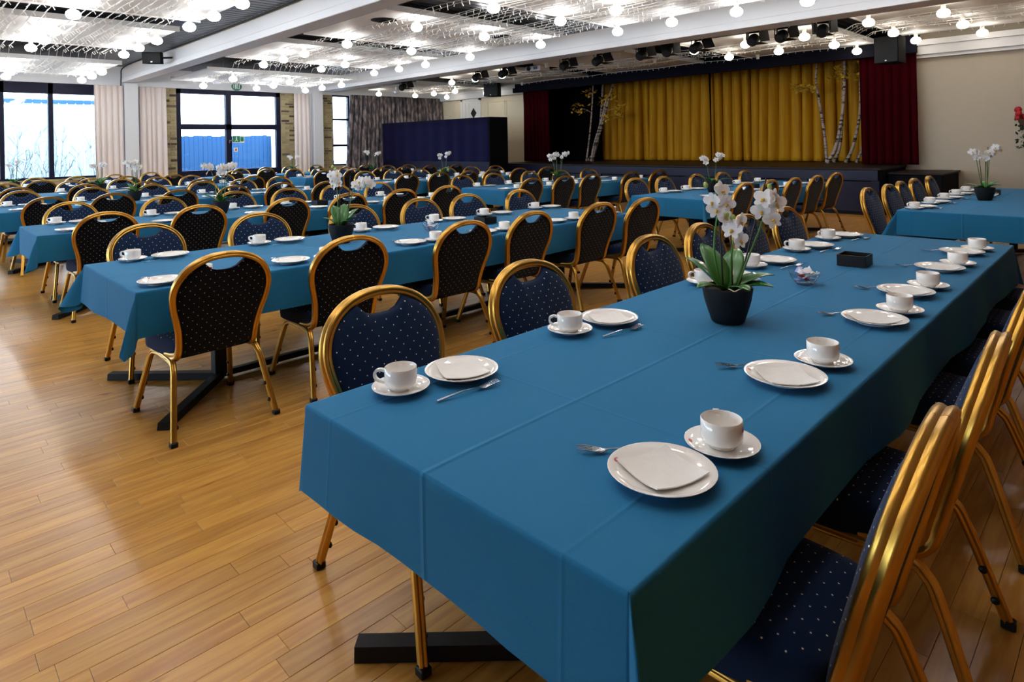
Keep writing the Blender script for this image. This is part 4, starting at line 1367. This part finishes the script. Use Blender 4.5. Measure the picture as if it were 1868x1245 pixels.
def petal(w, l, ang, cup):
    vs, fs = [(0, 0, 0)], []
    n = 10
    for ring, k in ((.55, .6), (1.0, 1.0)):
        for i in range(n):
            a = 2 * PI * i / n
            x, y_ = w / 2 * math.cos(a) * ring, l / 2 + l / 2 * math.sin(a) * ring
            vs.append((x, y_, cup * ((y_ / l) ** 2 * l + abs(x) * .4) * k))
    vs[0] = (0, l / 2, cup * l * .2)
    for i in range(n):
        j = (i + 1) % n
        fs += [(0, 1 + i, 1 + j), (1 + i, 1 + n + i, 1 + n + j, 1 + j)]
    ca, sa = math.cos(ang), math.sin(ang)
    return [(x * ca - y_ * sa, x * sa + y_ * ca, z) for x, y_, z in vs], fs
def flower_meshes():
    f = MB()
    for w, l, a, c in ((.034, .036, 1.25, .1), (.034, .036, -1.25, .1), (.022, .036, 0, .15), (.02, .032, 2.45, -.05), (.02, .032, -2.45, -.05)):
        v, q = petal(w, l, a, c)
        f.add(v, q)
        f.add([(x, y_, z - .0012) for x, y_, z in v], [tuple(reversed(t)) for t in q])
    lip = MB().ball((0, -.004, .004), .0055, 7, 5).ball((0, -.011, .006), .0042, 6, 4)
    return f.mesh('flower', 'petal_white', True, None), lip.mesh('lip', 'petal_lip', True)
flower_me, lip_me = flower_meshes()
bud_me = MB().lathe([(0, -.012), (.006, -.009), (.009, 0), (.006, .009), (0, .013)], 8).mesh('bud', 'bud_green', True)
pot_me = MB().lathe([(0, 0), (.052, 0), (.058, .004), (.07, .04), (.082, .08), (.0895, .122), (.0895, .128), (.085, .128), (.082, .112), (0, .112)], 28).mesh('pot', 'pot_black', True, .7)
soil_me = MB().lathe([(0, .114), (.05, .119), (.082, .113), (.082, .108), (0, .108)], 20).mesh('soil', 'soil_bark', True)
RZ = -.773                                         # orchid x axis lies along the window-to-camera diagonal
def orchid(loc, label, stems, leaves, seed, scale=1.0, ribbon=False, rz=RZ):
    r = random.Random(seed)
    t = thing('orchid', label, 'orchid', loc, rz, 'potted white orchids')
    t.scale = (scale, scale, scale)
    p = put('pot', pot_me, t)
    put('soil', soil_me, p)
    for az, L, w, el, dr in leaves:
        o = leaf_mb(L, w, az, el, dr, seed).build('leaf', 'leaf_green', t, True, None)
        o.location = (.02 * math.cos(az), .02 * math.sin(az), .115)
    for base, path, stake, fl, buds in stems:
        P = crv([(base[0], base[1], .11)] + path, 5)
        MB().tube(P, .0036, 6, [1.1 - .4 * i / (len(P) - 1) for i in range(len(P))]).build('stem', 'stem_green', t, True)
        if stake:
            MB().tube([(base[0] + .008, base[1] + .006, .1), stake], .0032, 5).build('stake', 'stake_dark', t)
        for k in range(fl):
            f = .97 - .33 * k / max(1, fl - 1) if fl > 1 else .9
            q = P[min(len(P) - 1, int(f * (len(P) - 1)))]
            o = put('flower', flower_me, t)
            sx = (-1) ** k
            d = Vector((sx * r.uniform(.012, .03), -r.uniform(.012, .03), r.uniform(-.012, .008)))
            o.location = q + d
            o.rotation_euler = (PI / 2 + r.uniform(-.6, .15), r.uniform(-.5, .5), sx * r.uniform(.1, 1.0))
            k_ = r.uniform(.95, 1.2)
            o.scale = (k_, k_, k_)
            put('lip', lip_me, o)
        for k in range(buds):
            o = put('bud', bud_me, t)
            o.location = P[-1] + Vector((r.uniform(-.03, .03), r.uniform(-.01, .01), r.uniform(-.01, .03)))
            o.rotation_euler = (r.uniform(-.6, .6), r.uniform(-.6, .6), 0)
    if ribbon:
        MB().tube(crv([(-.02, -.07, .135), (-.005, -.08, .128), (.01, -.078, .12), (.004, -.083, .108), (-.006, -.083, .115), (.0, -.083, .128), (.03, -.076, .14)], 5), .0022, 5).build('raffia_bow', 'raffia', t)
    return t
LV1 = [(2.75, .17, .11, .85, .3), (1.9, .2, .10, 1.05, .5), (1.0, .2, .095, .95, .6), (.2, .18, .08, .5, .6), (-.35, .14, .08, .4, .6), (3.6, .13, .07, .5, .7), (-1.2, .1, .06, .6, .9)]
ST1 = [((-.02, 0), [(-.045, 0, .25), (-.04, -.01, .36), (-.03, -.02, .43), (-.05, -.03, .49)], (-.026, .01, .5), 5, 3),
       ((.01, -.01), [(.012, -.01, .22), (.02, -.02, .32), (.018, -.03, .375)], (.016, 0, .44), 3, 2),
       ((.03, 0), [(.08, -.005, .24), (.12, -.01, .34), (.14, -.02, .42), (.13, -.03, .47)], (.15, .0, .52), 5, 3)]
orchid((2.18, 1.1, ZT + .002), 'white orchid with three stems in black pot on the front table', ST1, LV1, 1, 1.0, True)
LV2 = [(2.3, .17, .10, 1.1, .4), (1.6, .17, .10, 1.2, .4), (.7, .16, .09, 1.0, .5), (-.2, .12, .08, .9, .6), (-.9, .1, .05, .8, .7), (3.2, .12, .05, .8, .6)]
ST2 = [((-.02, 0), [(-.02, 0, .3), (-.03, 0, .42), (-.045, -.01, .5)], (-.005, .0, .42), 6, 2), ((.03, 0), [(.06, 0, .25), (.09, 0, .36), (.15, -.01, .42), (.21, -.02, .405)], (.07, 0, .46), 7, 2)]
orchid((2.22, 3.95, ZT + .002), 'white orchid arching to the right on the second table back', ST2, LV2, 2, 1.0)
def gen_orchid(loc, label, seed, n=2, scale=1.0):
    r = random.Random(seed)
    lv = [(k * 1.2 + r.uniform(-.3, .3), r.uniform(.13, .2), .06, r.uniform(.5, 1.1), .7) for k in range(5)]
    st_ = []
    for k in range(n):
        a = -.05 + .1 * k / max(1, n - 1) + r.uniform(-.02, .02)
        h = r.uniform(.42, .52)
        st_.append(((a * .4, 0), [(a * .8, 0, h * .5), (a * 1.2, 0, h * .8), (a * 1.7, -.02, h), (a * 2.4, -.04, h * 1.02)], (a * .9, 0, h + .02), 6, 2))
    return orchid(loc, label, st_, lv, seed, scale)
zt = ZT + .002
for loc, lab, sd, n in (((2.42, 6.75, zt), 'white orchid with broad leaves on the third table back', 3, 3), ((2.3, 9.5, zt), 'white orchid before the white column on fourth table back', 4, 3),
                        ((2.45, 12.2, zt), 'white orchid on the fifth table back, against the garden window', 5, 2), ((1.6, 14.7, zt), 'small orchid at the far left on the sixth table back', 6, 2),
                        ((7.85, 1.2, zt), 'white orchid with tall stakes on the first stage-end table', 7, 3), ((7.4, 3.9, zt), 'white orchid below the yellow curtain on second stage-end table', 8, 2),
                        ((7.75, 6.8, zt), 'white orchid before the dark stage on third stage-end table', 9, 3), ((7.75, 9.75, zt), 'white orchid before the blue velvet screen, fourth stage-end table', 10, 2),
                        ((8.2, 13.05, zt), 'white orchid before the floral curtain, fifth stage-end table', 11, 2), ((7.35, 15.45, zt), 'white orchid by the glass door, sixth stage-end table', 12, 2)):
    gen_orchid(loc, lab, sd, n)

tray_me = [MB().box(-.068, .068, -.068, .068, 0, .006).mesh('bottom', 'black_plastic'), MB().box(-.068, .068, -.068, -.062, .004, .056, .0015).mesh('side', 'black_plastic'), MB().box(-.068, -.062, -.068, .068, .004, .056, .0015).mesh('side', 'black_plastic')]
def tray(loc, lab, rz):
    t = thing('square_tray', lab, 'tray', loc, rz, 'black square trays')
    put('bottom', tray_me[0], t)
    put('side', tray_me[1], t)
    put('side', tray_me[1], t, (0, .13, 0))
    put('side', tray_me[2], t)
    put('side', tray_me[2], t, (.13, 0, 0))
bowl_me = MB().lathe([(0, 0), (.034, 0), (.036, .003), (.05, .018), (.062, .038), (.068, .055), (.0665, .0555), (.06, .039), (.048, .02), (.033, .005), (0, .004)], 24).mesh('sugar_bowl', 'bowl_glass', True, .9)
def packet(m, i):
    return MB().box(-.028, .028, -.012, .012, -.002, .002, .001).mesh('packet', m)
pk = {m: packet(m, 0) for m in ('paper_white', 'paper_blue', 'paper_red', 'paper_grey')}
pod = MB().lathe([(0, 0), (.011, 0), (.015, .016), (.017, .017), (.017, .0185), (0, .0185)], 12).mesh('cream_pod', 'paper_white', True, .6)
def sugar(loc, desc, n, seed):
    r = random.Random(seed)
    tag(put('sugar_bowl', bowl_me, None, loc), 'glass bowl of sugar packets on the ' + desc, 'bowl', 'glass sugar bowls')
    names = {'paper_white': 'white', 'paper_blue': 'pale blue', 'paper_red': 'red', 'paper_grey': 'grey'}
    seq = ['paper_white', 'paper_blue', 'paper_white', 'paper_grey', 'paper_red', 'paper_white', 'paper_blue', 'paper_white', 'paper_grey', 'paper_white', 'paper_white', 'paper_blue']
    for k in range(n):
        a, rad = k * 2.4, .012 + .018 * (k % 3) / 2
        z = loc[2] + .018 + .004 * k
        o = put('sugar_packet', pk[seq[k % 12]], None, (loc[0] + rad * math.cos(a), loc[1] + rad * math.sin(a), z))
        o.rotation_euler = (r.uniform(-.5, .5), r.uniform(-.6, .6), r.uniform(0, 6))
        tag(o, '%s sugar packet in the bowl on the %s, %s from bottom' % (names[seq[k % 12]], desc, ORD[k]), 'sugar packet', 'sugar packets in the bowls')
    for k in range(3 if n > 6 else 1):
        o = put('cream_pod', pod, None, (loc[0] + .02 * math.cos(2 + k * 2), loc[1] + .02 * math.sin(2 + k * 2), loc[2] + .05 + .004 * k))
        o.rotation_euler = (r.uniform(-.9, .9), r.uniform(-.9, .9), 0)
        tag(o, '%s white cream pod lying on the sugar packets on the %s' % (ORD[k], desc), 'cream pod', 'cream pods in the bowls')
tray((3.58, 1.1, zt), 'square black open tray on the front table', .05)
tray((3.55, 3.93, zt), 'square black open tray on the second table back', 0)
tray((3.5, 6.7, zt), 'square black open tray on the third table back', 0)
tray((3.4, 9.5, zt), 'square black open tray on the fourth table back', 0)
tray((8.6, 1.25, zt), 'square black open tray on the first stage-end table', 0)
tray((8.3, 3.8, zt), 'square black open tray on the second stage-end table', 0)
sugar((2.96, 1.12, zt), 'front table', 12, 1)
sugar((2.98, 3.93, zt), 'second table back', 8, 2)
sugar((8.25, 1.2, zt), 'first stage-end table', 6, 3)

# ------------------------------------------------------------------ birches on the stage, hanging basket
def birch(path, rad, label, seed, sprays):
    r = random.Random(seed)
    kk = (path[0][0] + 1.25) / path[0][0]                # set back behind the valance, on the stage floor
    path = [(x * kk, y_ * kk, EYE + (z - EYE) * kk) for x, y_, z in path]
    path[0] = (path[0][0], path[0][1], ZS)
    sprays = [(y_ * kk, EYE + (z - EYE) * kk, s_ * kk) for y_, z, s_ in sprays]
    base = Vector(path[0])
    t = thing('birch_trunk', label, 'birch trunk', base, 0, 'birch trunks on the stage')
    P = [p - base for p in crv(path, 6)]
    MB().tube(P, rad * .72, 9, [1.1 - .45 * i / (len(P) - 1) for i in range(len(P))]).build('trunk', 'birch_bark', t, True)
    for (y_, z, s) in sprays:
        c = Vector((base.x - .05, y_, z)) - base
        b = min(P, key=lambda p: (p - c).length + abs(p.z - c.z + .15))
        MB().tube(crv([b, (b + c) / 2 + Vector((0, 0, .04)), c], 4), .007, 4).build('branch', 'birch_bark', t)
        mb = MB()
        for k in range(34):
            q = c + Vector((r.uniform(-1, 1), r.uniform(-1, 1), r.uniform(-.8, .8))) * s * .62
            a, e = r.uniform(0, 6.28), r.uniform(-.8, .8)
            d = Vector((math.cos(a) * math.cos(e), math.sin(a) * math.cos(e), math.sin(e)))
            n_ = d.cross(Vector((r.uniform(-1, 1), r.uniform(-1, 1), r.uniform(-1, 1)))).normalized()
            l, w = r.uniform(.08, .13), r.uniform(.02, .034)
            mb.add([q, q + d * l * .5 + n_ * w, q + d * l, q + d * l * .5 - n_ * w, q + d * l * .5 + d.cross(n_) * .006], [(0, 1, 4), (1, 2, 4), (2, 3, 4), (3, 0, 4), (0, 3, 2, 1)])
        mb.build('foliage', 'birch_leaf', t)['kind'] = 'stuff'
ZS = .82
birch([(12.75, 10.2, ZS), (12.75, 10.1, 1.4), (12.75, 10.0, 2.1), (12.75, 9.92, 3.0)], .035, 'thin birch trunk, leftmost on the stage', 1, [(10.36, 2.22, .26), (10.05, 2.6, .18)])
birch([(13.15, 10.46, ZS), (13.15, 10.25, 1.1), (13.15, 10.06, 1.7), (13.15, 9.98, 2.3), (13.15, 9.92, 3.0)], .062, 'thick reddish birch trunk, second from left on the stage', 2, [(9.9, 2.42, .16)])
birch([(13.0, 10.2, ZS), (13.0, 10.08, 1.3), (13.0, 9.82, 1.9), (13.0, 9.62, 2.5), (13.0, 9.4, 3.0)], .055, 'leaning birch trunk, third from left on the stage', 3, [(9.55, 2.5, .25), (9.3, 2.05, .18)])
birch([(12.7, 10.0, ZS), (12.7, 9.9, 1.3), (12.7, 9.66, 1.9), (12.7, 9.5, 2.4)], .045, 'short leaning birch trunk in front of the left birches', 4, [(9.1, 2.16, .16), (9.42, 1.95, .16)])
birch([(13.0, 4.46, ZS), (13.0, 4.49, 1.4), (13.0, 4.58, 2.1), (13.0, 4.63, 2.5), (13.0, 4.58, 3.0)], .042, 'pale slim birch trunk, leftmost of the right birches', 5, [(4.95, 2.36, .18), (4.72, 2.36, .16)])
birch([(13.2, 4.4, ZS), (13.2, 4.28, 1.2), (13.2, 4.22, 1.9), (13.2, 4.18, 3.0)], .045, 'dark birch trunk behind the forked pair at right', 6, [(4.22, 2.6, .25)])
birch([(12.68, 4.34, ZS), (12.68, 4.18, 1.2), (12.68, 4.06, 1.8), (12.68, 4.01, 2.4), (12.68, 4.0, 3.0)], .05, 'white curved birch trunk, middle of the right birches', 7, [(4.05, 2.58, .22)])
birch([(13.0, 4.12, ZS), (13.0, 3.98, 1.2), (13.0, 3.86, 1.8), (13.0, 3.84, 2.5)], .045, 'birch trunk bending right, second from the right red curtain', 8, [(3.82, 2.68, .24), (3.78, 2.5, .2)])
birch([(13.15, 3.98, ZS), (13.15, 3.86, 1.2), (13.15, 3.8, 1.8), (13.15, 3.74, 2.4)], .038, 'grey birch trunk nearest the right red curtain', 9, [])
bk = thing('flower_basket', 'hanging basket of red flowers and trailing ivy on beige wall', 'flower basket', (13.3, 1.4, 1.5))
MB().lathe([(0, -.1), (.1, -.08), (.15, .0), (.17, .1), (0, .1)], 16).build('basket', 'basket_brown', bk, True)
MB().tube([(0, 0, .1), (.28, 0, .4)], .01, 5).build('hanger', 'black_metal', bk)
mb, mf = MB(), MB()
r = random.Random(5)
for k in range(130):
    a = r.uniform(0, 6.28)
    rad = r.uniform(.08, .24)
    q = Vector((rad * math.cos(a) * .8, rad * math.sin(a), r.uniform(-.38, .14)))
    d = Vector((r.uniform(-1, 1), r.uniform(-1, 1), r.uniform(-1, .3))).normalized()
    n_ = d.cross(Vector((r.uniform(-1, 1), r.uniform(-1, 1), r.uniform(-1, 1)))).normalized()
    l, w = r.uniform(.05, .08), r.uniform(.02, .03)
    mb.add([q, q + d * l * .5 + n_ * w, q + d * l, q + d * l * .5 - n_ * w, q + d * l * .5 + d.cross(n_) * .006], [(0, 1, 4), (1, 2, 4), (2, 3, 4), (3, 0, 4), (0, 3, 2, 1)])
for k in range(16):
    a = r.uniform(0, 6.28)
    mf.ball((.15 * math.cos(a), .17 * math.sin(a), r.uniform(.1, .26)), r.uniform(.04, .06), 7, 5)
mb.build('ivy', 'ivy_green', bk)['kind'] = 'stuff'
mf.build('red_blooms', 'flower_red', bk, True)['kind'] = 'stuff'
